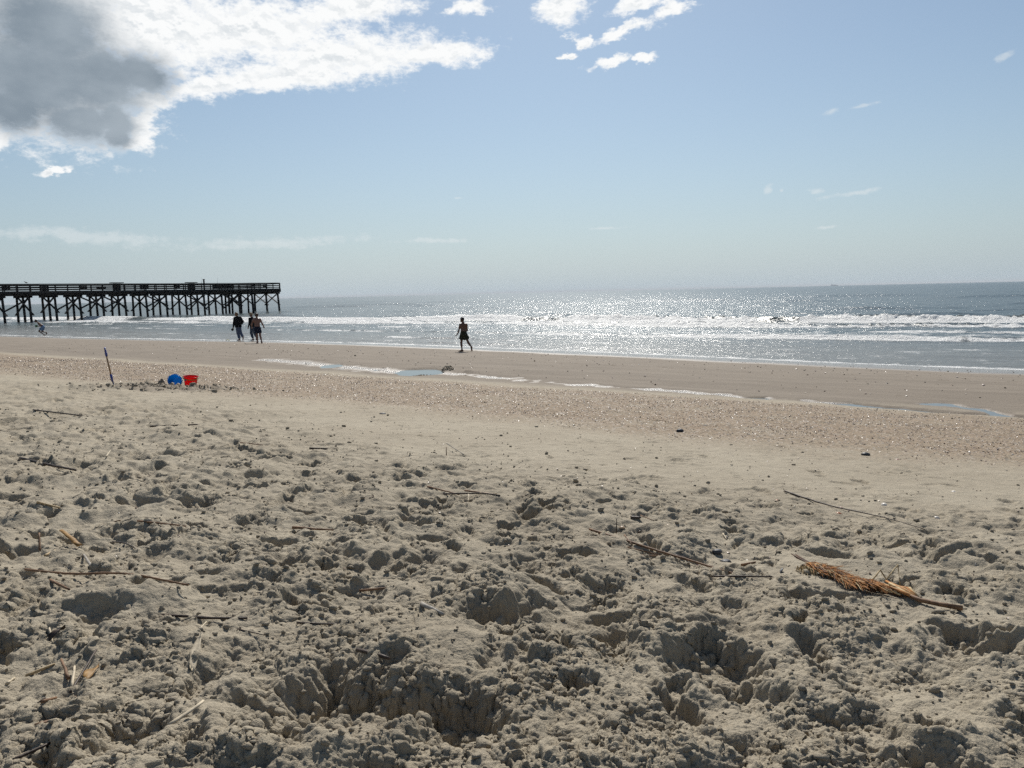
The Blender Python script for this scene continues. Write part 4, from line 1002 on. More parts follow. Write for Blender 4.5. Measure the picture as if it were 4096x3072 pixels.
for sgn in (-1, 1):
    b = MB(); b.tube([(.118 * sgn, 0, .182), (.137 * sgn, 0, .182)], .011, 10); b.build('ear', m_bred, bk)
b = MB(); av = []; 
for k in range(5):
    a = R_(217 + 5 * k)
    for z in (.118, .165):
        r_ = .088 + (.117 - .088) * z / .195
        for e_ in (.0022, .0036): av.append(((r_ + e_) * math.cos(a), (r_ + e_) * math.sin(a), z))
b.add(av, [f for k in range(4) for f in ((4 * k + 1, 4 * k + 5, 4 * k + 7, 4 * k + 3), (4 * k, 4 * k + 2, 4 * k + 6, 4 * k + 4), (4 * k, 4 * k + 4, 4 * k + 5, 4 * k + 1), (4 * k + 2, 4 * k + 3, 4 * k + 7, 4 * k + 6))] + [(0, 1, 3, 2), (16, 18, 19, 17)])
b.build('sticker', m_label, bk)

# ------------------------------------------------------------------ clods of damp sand
m_clod = ms
def clod_mesh(name, items, sub=1):
    bm = bmesh.new(); bmesh.ops.create_icosphere(bm, subdivisions=sub, radius=1.0); bm.verts.index_update()
    bv = np.array([v.co[:] for v in bm.verts]); bf = np.array([[v.index for v in f.verts] for f in bm.faces]); bm.free()
    rg = np.random.default_rng(5); n = len(items); it = np.array(items)
    sc = it[:, 3:4, None] * (1 + .32 * rg.standard_normal((n, len(bv), 1)).clip(-1.4, 1.4)) * np.array([1, 1, .8])[None, None, :] * (1 + .2 * rg.standard_normal((n, 1, 3)))
    V = it[:, None, :3] + bv[None] * sc
    F = bf[None] + (np.arange(n) * len(bv))[:, None, None]
    return np_mesh(name, V.reshape(-1, 3), F.reshape(-1, 3))
rg = random.Random(21); items = []
clf = lambda x, y: float(fbm(np.array([x / .30]), np.array([y / .30]), 45, 3)[0])
tries = 0
while len(items) < 9000 and tries < 60000:
    tries += 1
    d = 1.25 + 9.5 * rg.random() ** 1.5; t = R_(rg.uniform(-42, 42)); x, y = d * math.sin(t), d * math.cos(t); q_ = x * NX + y * NY
    q_ -= 1.5 * float(sst(-(x * TX + y * TY), 4.0, 12.0)); pr = 1.0 if q_ < 3.2 else .5 if q_ < 4.6 else .13 if q_ < 6.4 else .015
    if rg.random() > pr: continue
    if rg.random() > .25 + max(0, min(1, .5 + clf(x, y))): continue
    r_ = min(.016, .0026 + .0022 * rg.expovariate(1.0)) * (1.0 + .05 * d)
    items.append((x, y, ground(x, y) + r_ * .35, r_))
for _ in range(520):      # the dug patch and the heap by the pool
    x, y = rg.gauss(-5.8, .75), rg.gauss(12.6, .32); r_ = .006 + .012 * rg.expovariate(1.6); items.append((x, y, ground(x, y) + r_ * .4, r_))
for _ in range(110):
    x, y = rg.gauss(-1.80, .085), rg.gauss(21.45, .11); r_ = rg.uniform(.010, .03); items.append((x, y, ground(x, y) + r_ * .4, r_))
for _ in range(260):
    q_ = rg.uniform(15.5, 26.5); s_ = rg.uniform(-46, 6); x, y = q_ * NX + s_ * TX, q_ * NY + s_ * TY
    r_ = .006 + .008 * rg.expovariate(1.2); items.append((x, y, ground(x, y) + r_ * .2, r_))
for _ in range(34):
    x, y = rg.gauss(-2.47, .10), rg.gauss(20.25, .03); r_ = rg.uniform(.012, .03); items.append((x, y, ground(x, y) + r_ * .4, r_))
me = clod_mesh('sand_crumbs', items); attr(me, 'wet', np.full(len(me.vertices), .15)); attr(me, 'shell', np.zeros(len(me.vertices)))
tag(link('sand_crumbs', me, m_clod), 'loose crumbs of damp sand strewn over the trampled beach', None, None, 'stuff')

# shell grit of the shell bank
m_grit, T = new_mat('broken_shell_grit')
rn = T.n('ShaderNodeNewGeometry').outputs['Random Per Island']
cr = T.n('ShaderNodeValToRGB', {}, Fac=rn); e = cr.color_ramp; e.interpolation = 'CONSTANT'
e.elements[0].color = (0.16, 0.10, 0.06, 1); e.elements[1].position = .22; e.elements[1].color = (0.26, 0.18, 0.115, 1)
for p_, c_ in ((.42, (0.33, 0.24, 0.19, 1)), (.58, (0.10, 0.075, 0.06, 1)), (.70, (0.40, 0.29, 0.22, 1)), (.88, (0.55, 0.49, 0.42, 1)), (.95, (0.05, 0.05, 0.055, 1))):
    e.elements.new(p_).color = c_
out(T, T.n('ShaderNodeBsdfPrincipled', {}, Base_Color=cr.outputs[0], Roughness=.38).outputs[0])
def grit_mesh(name, pts, seed):
    rg = np.random.default_rng(seed); n = len(pts); P_ = np.array(pts)
    a = rg.uniform(0, 2 * np.pi, n); ti = rg.normal(0, .45, n); tj = rg.normal(0, .45, n)
    ux = np.stack([np.cos(a), np.sin(a), ti], -1); uy = np.stack([-np.sin(a), np.cos(a), tj], -1); uz = np.stack([-ti * np.cos(a) + tj * np.sin(a), -ti * np.sin(a) - tj * np.cos(a), np.ones(n)], -1)
    r = P_[:, 3:4]; el_ = rg.uniform(.5, 1.0, (n, 1)); c = P_[:, :3]
    V = np.stack([c + ux * r, c + uy * r * el_, c - ux * r * .9, c - uy * r * el_, c + uz * r * .35, c - uz * r * .25], 1)
    f = np.array([[0, 1, 4], [1, 2, 4], [2, 3, 4], [3, 0, 4], [1, 0, 5], [2, 1, 5], [3, 2, 5], [0, 3, 5]])
    return np_mesh(name, V.reshape(-1, 3), (f[None] + 6 * np.arange(n)[:, None, None]).reshape(-1, 3), False)
rg2 = np.random.default_rng(8); pts = []
c_sh = shell
m = (c_sh > .25) & (np.abs(TH)[None, :] < R_(40)) & (RR[:, None] < 32)
ii = np.argwhere(m); wgt = (c_sh * (X * X + Y * Y) ** .5 * DR * (.25 + sst(fbm(X / .9, Y / .6, 66, 3), -.5, .5)))[m] / (X * X + Y * Y)[m] ** .35; wgt /= wgt.sum()
pick = ii[rg2.choice(len(ii), 15000, p=wgt)]
for i, j in pick:
    r_ = .004 + .005 * rg2.random() + .00035 * RR[i]
    pts.append((X[i, j] + rg2.normal(0, .02), Y[i, j] + rg2.normal(0, .04), Z[i, j] + .3 * r_, r_))
tag(link('shell_grit', grit_mesh('shell_grit', pts, 3), m_grit), 'brown bank of broken shells between the smooth sand and the runnel', None, None, 'stuff')
pts = []
for _ in range(1500):
    d = rg.uniform(3, 15); t = R_(rg.uniform(-40, 40)); x, y = d * math.sin(t), d * math.cos(t); q_ = x * NX + y * NY
    if q_ < 1.5 or (q_ > 13): continue
    r_ = rg.uniform(.003, .009); pts.append((x, y, ground(x, y) + r_ * .4, r_))
for _ in range(700):
    q_ = rg.uniform(15.5, 26); s_ = rg.uniform(-40, 6); x, y = q_ * NX + s_ * TX, q_ * NY + s_ * TY
    r_ = rg.uniform(.012, .035); pts.append((x, y, ground(x, y) + r_ * .3, r_))
tag(link('shell_scraps', grit_mesh('shell_scraps', pts, 4), m_grit), 'shell scraps and pebbles scattered over the smooth sand', None, None, 'stuff')

# ------------------------------------------------------------------ reeds, sticks and leaves left by the tide
m_reed = {'tan': simple_mat('dry_tan_reed', (0.40, 0.29, 0.155), .6, .25, 60.0, .001, 200), 'brown': simple_mat('brown_reed', (0.17, 0.095, 0.05), .65, .35, 50.0, .001, 200),
          'dark': simple_mat('dark_wet_reed', (0.055, 0.038, 0.028), .55, .4, 50.0, .001, 200), 'pale': simple_mat('bleached_reed', (0.50, 0.42, 0.30), .65, .2, 60.0, .001, 200),
          'grey': simple_mat('grey_driftwood', (0.30, 0.27, 0.23), .75, .3, 60.0, .001, 200), 'amber': simple_mat('amber_reed_husk', (0.38, 0.22, 0.075), .55, .35, 50.0, .001, 200, .3, .3)}
def stick(name, pts, r, col, label, cat='stick', up=None, flat=1.0, node=0, group='dry reeds and sticks on the sand', drape=False, taper=.7):
    ps = [Vector((x, y, 0)) for x, y in pts]
    L_ = sum((b_ - a_).length for a_, b_ in zip(ps[:-1], ps[1:]))
    n = max(4, int(L_ / .03)); samp = []; tot = 0
    seg = [(a_, b_, (b_ - a_).length) for a_, b_ in zip(ps[:-1], ps[1:])]
    for i in range(n + 1):
        d = L_ * i / n
        for a_, b_, l_ in seg:
            if d <= l_ + 1e-6: samp.append(a_.lerp(b_, min(1, d / l_))); break
            d -= l_
    g = np.array([ground(p.x, p.y) for p in samp]); rg_ = random.Random(hash(label) % 1000)
    if drape:
        k_ = np.ones(11) / 11; gs = np.array([g[max(0, i - 4):i + 5].max() for i in range(len(g))]); gs = np.convolve(np.pad(gs, 5, 'edge'), k_, 'valid'); z = gs + r * .7
    else:
        tt = np.linspace(0, 1, n + 1); A = np.polyfit(tt, g, 1); z = np.polyval(A, tt); z = z + np.percentile(g - z, 86) + r * .6
    if up: z = z + np.interp(np.linspace(0, 1, n + 1), [0, 1], up)
    rad = [r * (1 - (1 - taper) * i / n) * (1.25 if node and i % node == node - 1 else 1) for i in range(n + 1)]
    co_ = [Vector((p.x, p.y, zz)) for p, zz in zip(samp, z)]
    wob_ = r * .22
    co_ = [c + Vector((rg_.uniform(-wob_, wob_), rg_.uniform(-wob_, wob_), rg_.uniform(-wob_, wob_) * .5)) if 0 < i < n else c for i, c in enumerate(co_)]
    o_ = co_[0].copy()
    b = MB(); b.tube([c - o_ for c in co_], rad, 7, flat)
    o = b.build(name, m_reed[col], None, True); o.location = o_; tag(o, label, cat, group); return o
def leaf(pts, w, col, label):
    """a curled scrap of leaf with thickness"""
    (x0, y0), (x1, y1) = pts; a_ = Vector((x0, y0, ground(x0, y0) + .006)); c_ = Vector((x1, y1, ground(x1, y1) + .008)); d = c_ - a_; s_ = Vector((-d.y, d.x, 0)).normalized()
    b = MB(); vs = []; n = 8; rg_ = random.Random(len(label))
    for i in range(n + 1):
        t = i / n; ww = w * (math.sin(math.pi * min(1, t * .9 + .08)) ** .7) * rg_.uniform(.75, 1.1)
        for u in (-1, -.4, .4, 1): vs.append(d * t + s_ * u * ww + Vector((0, 0, .010 * math.sin(3 * t + u) + .006 * u * u)))
    m_ = len(vs); fs = [(4 * i + j, 4 * i + j + 1, 4 * i + j + 5, 4 * i + j + 4) for i in range(n) for j in range(3)]
    vs2 = vs + [v - Vector((0, 0, .0016)) for v in vs]
    rim = [(4 * i, 4 * i + 4, 4 * i + 4 + m_, 4 * i + m_) for i in range(n)] + [(4 * i + 3, 4 * i + 3 + m_, 4 * i + 7 + m_, 4 * i + 7) for i in range(n)] + [(j, j + m_, j + 1 + m_, j + 1) for j in range(3)] + [(4 * n + j, 4 * n + j + 1, 4 * n + j + 1 + m_, 4 * n + j + m_) for j in range(3)]
    b.add(vs2, fs + [tuple(q + m_ for q in f[::-1]) for f in fs] + rim)
    o = b.build('leaf_scrap', m_reed[col], None, True); o.location = a_; tag(o, label, 'leaf', 'dead leaves on the sand'); return o
ST = 'reed_stick'
stick('reed_stalk', [(-1.905, 2.858), (-1.604, 2.743), (-1.534, 2.726), (-1.332, 2.639), (-1.147, 2.564)], .0048, 'brown', 'long brown reed stalk half buried in the lower left sand', 'reed', node=7, drape=True)
stick('reed_stalk', [(-1.179, 2.427), (-0.979, 2.373), (-0.874, 2.362)], .0052, 'dark', 'stout dark reed stalk with a black end, right of the long half buried stalk', 'reed', node=6)
stick(ST, [(-2.469, 3.844), (-2.381, 3.895)], .006, 'tan', 'short tan straw lying level above the broad amber husk')
stick(ST, [(-2.080, 3.230), (-2.114, 3.289)], .0055, 'brown', 'brown stub of reed standing upright, left of the amber husk', up=(0, .085))
stick('reed_husk', [(-1.915, 3.247), (-2.057, 3.355)], .013, 'amber', 'broad amber split reed husk sticking up from the sand', 'reed', up=(0, .055), flat=.35)
stick(ST, [(-1.966, 3.081), (-2.002, 3.211)], .005, 'tan', 'short tan straw slanting up, just below the upright stub')
stick(ST, [(-1.643, 2.861), (-1.834, 3.132)], .0065, 'grey', 'short pale grey stick pointing down at the long brown stalk')
stick(ST, [(-1.690, 2.664), (-1.560, 2.560)], .0055, 'brown', 'short brown stick below the left half of the long brown stalk')
stick(ST, [(-2.067, 3.708), (-1.931, 3.630)], .0045, 'brown', 'short thin brown straw up and right of the amber husk')
stick(ST, [(-1.802, 3.541), (-1.525, 3.433)], .0045, 'brown', 'thin brown straw lying right of the short brown straw', drape=True)
stick('twig', [(-1.814, 3.330), (-1.725, 3.265), (-1.591, 3.107)], .0035, 'dark', 'thin curved dark twig above the pale grey stick', 'twig', drape=True)
stick(ST, [(-1.412, 2.074), (-1.345, 2.105)], .0045, 'tan', 'clean tan straw with a dark tip near the left edge')
stick(ST, [(-1.422, 2.008), (-1.430, 2.053)], .004, 'pale', 'very short pale straw at the left edge')
stick(ST, [(-1.202, 1.943), (-1.251, 2.043)], .0045, 'pale', 'pale straw standing beside the dark twig with papery leaf', up=(0, .015))
stick(ST, [(-1.243, 1.998), (-1.326, 2.106)], .005, 'brown', 'bent brown stick left of the pale straw', up=(0, .01))
stick('twig', [(-1.195, 1.922), (-1.228, 2.118)], .004, 'dark', 'long thin dark twig pointing away beside a papery leaf', 'twig', up=(0, .012))
leaf([(-1.178, 1.965), (-1.192, 2.060)], .013, 'amber', 'torn papery tan leaf along the long thin dark twig')
stick('twig', [(-0.968, 2.208), (-0.987, 2.316)], .0028, 'pale', 'thin pale blade of grass above the pale leaf', 'twig', up=(0, .02))
leaf([(-0.920, 2.037), (-0.946, 2.172)], .012, 'pale', 'slender pale leaf pointing away, right of centre left')
stick('twig', [(-0.884, 2.299), (-0.782, 2.249)], .0022, 'dark', 'hair thin dark twig below the stout dark reed stalk', 'twig', drape=True)
stick(ST, [(-1.423, 2.226), (-1.462, 2.278)], .004, 'pale', 'tiny pale straw in front of a dark leaf', up=(0, .02))
leaf([(-1.439, 2.233), (-1.403, 2.264)], .010, 'dark', 'dark folded leaf behind the tiny pale straw')
stick('split_reed', [(-0.826, 1.687), (-0.797, 1.720), (-0.769, 1.757)], .0072, 'pale', 'split pale reed lying over a hollow at the lower left', 'reed', up=(.004, .022), flat=.5)
stick(ST, [(-1.248, 1.824), (-1.209, 1.841)], .0045, 'dark', 'short dark bark strip in the lower left corner area')
stick(ST, [(-1.164, 1.759), (-1.176, 1.832)], .0045, 'brown', 'brown straw leaning up out of the sand at lower left', up=(0, .03))
stick(ST, [(-1.143, 1.695), (-1.115, 1.737)], .006, 'brown', 'flat brown bark strip below the leaning straw', flat=.5)
stick('twig', [(-1.104, 1.542), (-1.054, 1.611)], .0042, 'dark', 'long dark twig in the bottom left corner', 'twig', drape=True)
stick(ST, [(-1.156, 1.860), (-1.167, 1.897)], .005, 'brown', 'stubby brown reed end poking up below the papery leaf', up=(0, .012))
stick(ST, [(-0.771, 1.602), (-0.729, 1.635)], .005, 'tan', 'tan reed partly sunk in the dark hollow under the split pale reed')
stick('reed_stalk', [(-0.472, 2.126), (-0.364, 2.047)], .0062, 'dark', 'dark broken reed above the biggest footprint hole', 'reed', node=4)
stick('reed_stalk', [(-1.082, 3.598), (-0.875, 3.562)], .0075, 'brown', 'brown reed with a thick joint in the trampled sand, left of centre', 'reed', node=6, taper=.4)
stick(ST, [(-0.603, 2.812), (-0.499, 2.802)], .005, 'brown', 'brown reed on the lip of a long smooth footprint')
stick(ST, [(-0.716, 2.364), (-0.568, 2.376)], .0036, 'dark', 'thin straight dark straw, left of the hollow reed piece')
stick('reed_piece', [(-0.316, 2.421), (-0.236, 2.334)], .008, 'grey', 'hollow grey reed piece with dark underside, centre', 'reed')
stick('reed_stalk', [(0.358, 3.578), (0.640, 3.308), (0.980, 2.999)], .0058, 'brown', 'very long straight brown reed stalk pointing at the palm debris', 'reed', node=9)
for k, (a_, c_) in enumerate([((0.511, 3.370), (0.648, 3.313)), ((0.516, 3.500), (0.534, 3.372)), ((0.552, 3.276), (0.659, 3.258))]):
    stick('twig', [a_, c_], .003, 'brown', ('frayed brown root fibre beside the very long reed, upper', 'bent brown root tip at the fork of the very long reed', 'frayed brown root fibre beside the very long reed, lower')[k], 'twig', up=(0, .012))
stick(ST, [(0.704, 3.276), (0.783, 3.272)], .006, 'dark', 'short thick black stick beside a pale shell, above the very long reed')
stick(ST, [(0.773, 2.909), (1.008, 2.889)], .0042, 'dark', 'dark bundle of thin stems left of the palm debris', drape=True)
stick(ST, [(0.961, 3.142), (1.016, 3.117)], .0055, 'brown', 'short straight brown stick beside an orange shell')
stick('twig', [(0.499, 3.643), (0.501, 3.658)], .003, 'dark', 'thin dark straw standing bolt upright beside tan shells', 'twig', up=(0, .07))
stick(ST, [(1.013, 3.606), (1.012, 3.537)], .004, 'pale', 'tiny pale straw in a shallow print, mid right')
stick(ST, [(0.601, 3.853), (0.652, 3.851)], .014, 'dark', 'flat black charred wood piece on the sand', 'wood', flat=.45)
stick('twig', [(0.653, 3.856), (0.704, 3.755)], .003, 'brown', 'thin brown twig joining the charred wood piece', 'twig', drape=True)
stick('reed_stalk', [(1.695, 4.670), (1.790, 4.392), (1.941, 4.065), (2.070, 3.734)], .0062, 'dark', 'very long whip thin dark stalk lying across prints, right of centre', 'reed', drape=True, taper=.3)
stick(ST, [(-2.883, 5.306), (-3.036, 5.652)], .005, 'pale', 'pale straw standing up in the left middle distance', up=(0, .06))
stick('reed_stalk', [(-3.523, 5.353), (-3.207, 5.122), (-2.872, 4.904)], .010, 'dark', 'long dark reed in the left middle distance', 'reed')
stick('reed_stalk', [(-5.386, 8.487), (-4.398, 7.817)], .009, 'dark', 'long dark reed lying furthest back on the left', 'reed')
stick('reed_stalk', [(-3.556, 7.384), (-3.036, 7.248)], .009, 'dark', 'long dark reed lying level behind the footprints, left of centre', 'reed')
stick(ST, [(-1.683, 6.186), (-1.536, 6.197)], .007, 'dark', 'short straight dark stick on the smooth sand, centre')
stick(ST, [(-2.250, 6.190), (-2.004, 5.996)], .005, 'brown', 'short brown stick left of the short straight dark stick', drape=True)
for k, (a_, c_) in enumerate([((-0.430, 4.501), (-0.083, 4.261)), ((-0.546, 4.692), (-0.334, 4.508)), ((-0.202, 4.353), (-0.100, 4.320)), ((-0.296, 4.445), (-0.121, 4.291))]):
    stick('straw_stem', [a_, c_], .0055, ('dark', 'brown', 'tan', 'brown')[k], ('thick dark stem of the straw bundle in the centre', 'thin brown stem left of the straw bundle', 'short tan stem on the straw bundle in the centre', 'brown stem under the thick stem of the straw bundle')[k], 'straw', drape=True)
stick(ST, [(-0.268, 4.294), (-0.269, 4.369)], .004, 'pale', 'tiny pale straw upright in the straw bundle', up=(0, .03))
stick('twig', [(-0.560, 6.263), (-0.393, 5.932)], .004, 'grey', 'thin grey twig leaning on a standing straw, centre distance', 'twig', up=(.05, 0))
stick('twig', [(-0.529, 5.896), (-0.532, 5.936)], .004, 'brown', 'thin straw standing upright, centre distance', 'twig', up=(0, .06))

# shells and stones
m_shell = {'orange': simple_mat('orange_shell', (0.36, 0.13, 0.055), .4, .3, 60), 'white': simple_mat('white_shell', (0.62, 0.57, 0.50), .4, .15, 60), 'grey': simple_mat('grey_shell', (0.20, 0.20, 0.20), .45, .3, 60),
           'pink': simple_mat('pink_shell', (0.45, 0.27, 0.21), .4, .25, 60), 'stone': simple_mat('dark_stone', (0.05, 0.052, 0.058), .5, .3, 30, .002, 80), 'tan': simple_mat('tan_shell', (0.36, 0.25, 0.15), .4, .3, 60)}
def shell_obj(p, r, col, label, tilt=(0, 0), cup=True):
    x, y = p; g_ = ground(x, y); b = MB(); vs = []; nr, nt = 6, 22
    for lay in (0, 1):
        for i in range(nr + 1):
            f = i / nr
            for j in range(nt):
                a = 2 * math.pi * j / nt; rr_ = r * f * (1 + .10 * math.cos(a)) * (1 - .03 * math.cos(11 * a) * f)
                vs.append((rr_ * math.cos(a) - .15 * r * f, rr_ * math.sin(a) * .85, r * .48 * (1 - f * f) + .018 * r * math.cos(11 * a) * f - (.05 * r if lay else 0)))
    m_ = (nr + 1) * nt
    fs = [(i * nt + j, (i + 1) * nt + j, (i + 1) * nt + (j + 1) % nt, i * nt + (j + 1) % nt) for i in range(nr) for j in range(nt)]
    b.add(vs, fs + [tuple(q + m_ for q in f[::-1]) for f in fs] + [(nr * nt + j, nr * nt + j + m_, nr * nt + (j + 1) % nt + m_, nr * nt + (j + 1) % nt) for j in range(nt)])
    o = b.build('seashell', m_shell[col], None, True); o.location = (x, y, g_ - .1 * r + (.35 * r if tilt[0] else 0)); o.rotation_euler = (tilt[0], tilt[1], hash(label) % 6); tag(o, label, 'shell', 'seashells on the sand')
def stone(p, r, label, sq=.6):
    x, y = p; b = MB(); b.blob((0, 0, 0), r, int(r * 9999) + 3, 2, .22, (1.2, .9, sq)); o = b.build('pebble', m_shell['stone'], None, True); o.location = (x, y, ground(x, y) + r * sq * .4); tag(o, label, 'stone', 'dark pebbles on the sand')
shell_obj((1.081, 2.990), .017, 'grey', 'small grey cup shell standing open in a dip, left of the palm debris', (R_(-75), 0))
shell_obj((1.055, 3.115), .015, 'orange', 'orange brown shell beside a short straight stick')
shell_obj((0.803, 3.265), .015, 'pink', 'pinkish shell at the end of the short black stick')
shell_obj((1.031, 3.281), .012, 'white', 'white shell right of two dark pebbles')
shell_obj((1.066, 2.907), .012, 'pink', 'small pale pink shell just below the grey cup shell', (R_(20), .2))
shell_obj((0.766, 3.713), .012, 'pink', 'small pink shell right of the charred wood')
shell_obj((1.237, 3.797), .012, 'orange', 'small orange shell beside a deep print, mid right')
shell_obj((1.809, 4.145), .017, 'orange', 'orange shell half under the whip thin stalk')
shell_obj((1.877, 4.270), .014, 'pink', 'pinkish shell just behind the whip thin stalk')
shell_obj((1.562, 4.424), .014, 'orange', 'orange shell left of the whip thin stalk tip')
shell_obj((2.147, 4.314), .018, 'white', 'white broken shell right of the whip thin stalk', (R_(35), .3))
shell_obj((0.531, 3.674), .018, 'tan', 'tan shell beside the upright dark straw, left one')
shell_obj((0.558, 3.666), .014, 'tan', 'round tan shell, second right of the upright straw')
shell_obj((-0.320, 2.503), .012, 'white', 'thin white shell on edge above the hollow reed piece', (R_(-80), .3))
shell_obj((2.858, 4.836), .017, 'white', 'white shell on the smooth sand near the right edge')
shell_obj((3.211, 6.252), .020, 'pink', 'pale pink shell further back on the smooth sand')
shell_obj((2.296, 4.023), .016, 'white', 'flat white shell right of the end of the whip thin stalk', (R_(25), .2))
stone((0.919, 3.364), .021, 'round black pebble, left of the white shell'); stone((0.933, 3.276), .022, 'flat dark pebble below the round black one', .4)
stone((3.045, 6.468), .030, 'dark pebble alone on the smooth sand, right'); stone((1.801, 8.108), .035, 'dark pebble near the shell bank, right of centre'); stone((-1.586, 9.185), .035, 'flat dark pebble in front of the shell bank, centre', .3)
m_yel = simple_mat('yellow_leaf', (0.45, 0.42, 0.04), .6, .2, 20, 0, 60, .3, .3)
b = MB(); b.tube([(-.14, 0, .02), (-.05, .02, .10), (.05, 0, .09), (.16, -.02, .02)], [.02, .06, .05, .01], 8, .3); o = b.build('yellow_scrap', m_yel, None, True); o.location = (-17.3, 46.6, ground(-17.3, 46.6)); tag(o, 'small yellow scrap on the wet sand left of the woman in the black jacket', 'litter')
b = MB(); b.blob((0, 0, 0), .055, 31, 2, .3, (1.0, .8, 1.15)); b.blob((.02, 0, .045), .03, 33, 2, .3, (.8, .8, 1.3)); me = b.mesh('sand_lump', True); attr(me, 'wet', np.full(len(me.vertices), .55)); attr(me, 'shell', np.zeros(len(me.vertices)))
o = link('sand_lump', me, ms); o.location = (-6.02, 13.02, ground(-6.02, 13.02) + .035); tag(o, 'dark pointed lump of damp sand in front of the blue bucket', 'sand lump')

# ------------------------------------------------------------------ palm debris: husk of fibres, torn sheath and stems
fa, fb_ = Vector((*(1.193, 3.049), 0)), Vector((*(1.352, 2.722), 0))
fz = max(ground(fa.x, fa.y), ground(fb_.x, fb_.y)); fdir = (fb_ - fa).normalized(); fside = Vector((-fdir.y, fdir.x, 0)); FL = (fb_ - fa).length
palm = empty('palm_debris', (fa.x, fa.y, ground(fa.x, fa.y)), 'clump of dried palm fibre with orange brown husk and long stem on the sand', 'palm debris')
def pl(t, s_, z_):
    p = fa + fdir * FL * t + fside * s_; l_ = ground(fa.x, fa.y) + (ground(fb_.x, fb_.y) - ground(fa.x, fa.y)) * t; g_ = max(l_, ground(p.x, p.y) - .008)
    return Vector((p.x, p.y, g_ + z_)) - palm.location
m_fib = simple_mat('orange_palm_fibre', (0.43, 0.195, 0.065), .7, .5, 40, 0, 60, .2, .25)
m_fib2 = simple_mat('dark_palm_husk', (0.075, 0.035, 0.018), .7, .4, 40, .003, 90)
m_sheath = simple_mat('pale_palm_sheath', (0.50, 0.38, 0.21), .65, .35, 40, .003, 80, .2, .15)
rg = random.Random(77)
b = MB(); b.tube([pl(-.02, .0, .016), pl(.2, .005, .018), pl(.45, .0, .018), pl(.75, -.01, .016), pl(.95, -.005, .012)], [.006, .012, .015, .012, .007], 9, .7); b.build('husk_core', m_fib2, palm, True)
for k in range(5):
    o_ = rg.uniform(-.012, .012); b = MB(); b.tube([pl(-.12 - .02 * k, .016 + o_, .030 + .004 * k), pl(.02, .010 + o_ * .5, .032), pl(.20, o_ * .5, .026)], [.0035, .005, .003], 6, .6); b.build('stem', m_fib2, palm, True)
b = MB()
for n_, mf_ in ((760, m_fib), (130, m_sheath), (130, m_fib2)):
    b = MB()
    for k in range(n_):
        t = rg.betavariate(1.7, 1.7) * .92; wsp = .021 * math.sin(math.pi * min(1, t + .12)) + .005; s_ = rg.uniform(-1, 1) * wsp; z_ = .010 + .030 * math.sqrt(max(0, 1 - (s_ / (wsp * 1.15)) ** 2)) * (.75 + .25 * math.sin(9 * t))
        L_ = rg.uniform(.03, .10); an = rg.gauss(0, .28); dx_, ds_ = math.cos(an) * L_ / FL, math.sin(an) * L_
        p0 = pl(t, s_, z_); p1 = pl(t + dx_ * .5, s_ + ds_ * .5 + rg.gauss(0, .003), z_ + rg.uniform(-.002, .008)); p2 = pl(t + dx_, s_ + ds_, z_ + rg.gauss(-.004, .009))
        b.tube([p0, p1, p2], [.0012, .0015, .0007], 3, 1, False)
    o = b.build('fibres', mf_, palm); o['kind'] = 'stuff'
b = MB()
for k in range(90):
    t = rg.uniform(.0, .22); s_ = -.028 + rg.gauss(0, .010); L_ = rg.uniform(.015, .05); an = rg.gauss(0, .8)
    b.tube([pl(t, s_, .008), pl(t + .5 * L_ / FL, s_ + .5 * L_ * math.sin(an), .018 + rg.uniform(0, .014)), pl(t + L_ / FL, s_ + L_ * math.sin(an), .006)], [.0014, .0017, .0008], 3, 1, False)
o = b.build('frayed_tuft', m_sheath, palm); o['kind'] = 'stuff'
sa, sb = Vector((*(1.423, 2.789), 0)), Vector((*(1.458, 2.655), 0))
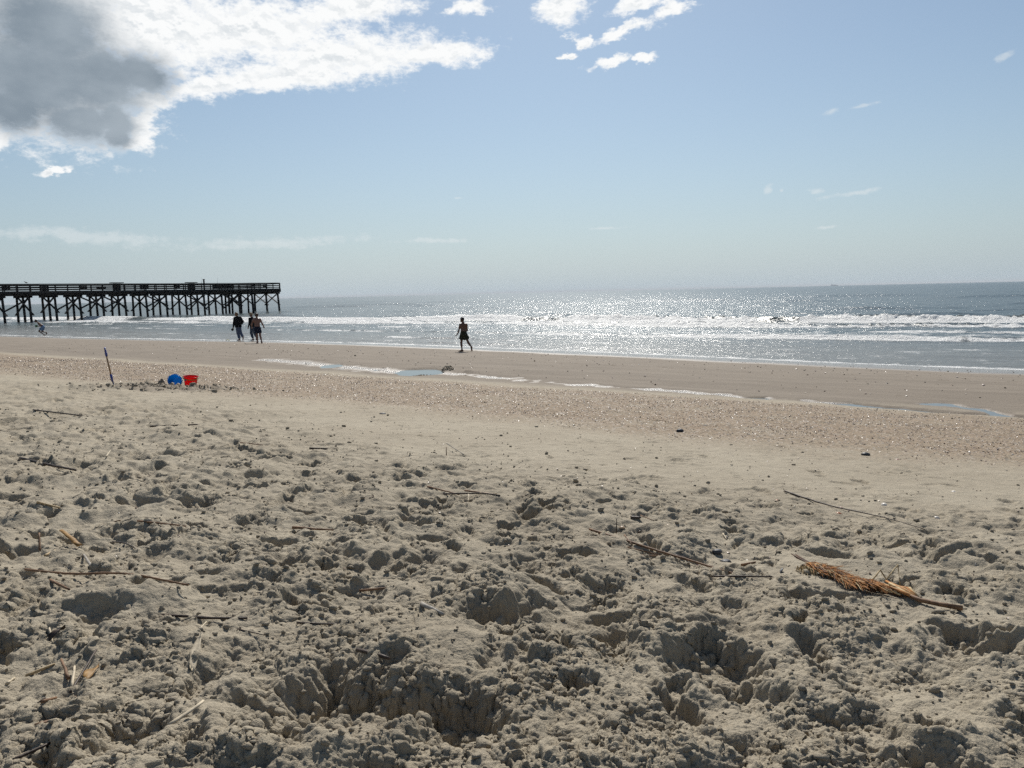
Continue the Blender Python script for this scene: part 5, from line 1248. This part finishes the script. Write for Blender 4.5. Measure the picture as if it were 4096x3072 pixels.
for k in range(9):
    u = (k - 4) / 4; p0 = sa + (sb - sa) * rg.uniform(-.1, .1) + fside * (.044 * u); p1 = sa.lerp(sb, .5) + fside * .028 * u; p2 = sb + fside * .004 * u
    b = MB(); b.tube([Vector((p.x, p.y, ground(p.x, p.y) + h_)) - palm.location for p, h_ in ((p0, .022 + rg.uniform(0, .012)), (p1, .024), (p2, .014))], [.0065, .0085, .004], 6, .45); b.build('sheath_strip', m_sheath if k % 3 else m_fib, palm, True)
for k, (P0, P1, P2, r_, mm) in enumerate([((1.273, 2.954), (1.347, 2.792), (1.404, 2.679), .004, m_sheath), ((1.249, 2.969), (1.321, 2.796), (1.383, 2.710), .0032, m_sheath), ((1.323, 2.864), (1.375, 2.770), (1.433, 2.664), .0045, m_fib), ((1.361, 2.821), (1.430, 2.884), (1.437, 2.819), .004, m_sheath), ((1.420, 2.824), (1.541, 2.967), (1.511, 2.887), .003, m_sheath)]):
    ph = [Vector((x, y, ground(x, y) + hz)) - palm.location for (x, y), hz in zip((P0, P1, P2), (.022, .034 if k < 3 else .05, .016))]
    b = MB(); b.tube(ph, [r_, r_, r_ * .7], 6); b.build('stem', mm, palm, True)
mpts = [(1.433, 2.691), (1.454, 2.634), (1.499, 2.586), (1.554, 2.544)]
zs_ = max(ground(x, y) for x, y in mpts[1:3]) ; b = MB(); b.tube([Vector((x, y, max(ground(x, y) + .008, ground(mpts[0][0], mpts[0][1]) * (1 - k_ / 3) + ground(mpts[3][0], mpts[3][1]) * k_ / 3 + .016))) - palm.location for k_, (x, y) in enumerate(mpts)], [.007, .009, .0085, .0095], 8); b.build('main_stem', m_reed['brown'], palm, True)
lp = [(1.351, 2.821), (1.374, 2.748), (1.419, 2.690)]
b = MB(); b.tube([Vector((x, y, ground(x, y) + .007)) - palm.location for x, y in lp], [.004, .0065, .003], 7); b.build('stem', m_fib2, palm, True)

# ------------------------------------------------------------------ sea air: one even box of thin haze round the whole scene
hm, T = new_mat('sea_haze')
vol = T.n('ShaderNodeVolumePrincipled', {}, Color=(0.93, 0.96, 1.0, 1), Density=0.00006, Anisotropy=0.0)
T.n('ShaderNodeOutputMaterial', {}, Volume=vol.outputs[0])
b = MB(); b.beam((0, -300, 10), (0, 31000, 10), 62000, 36)
tag(b.build('haze', hm), kind='stuff')
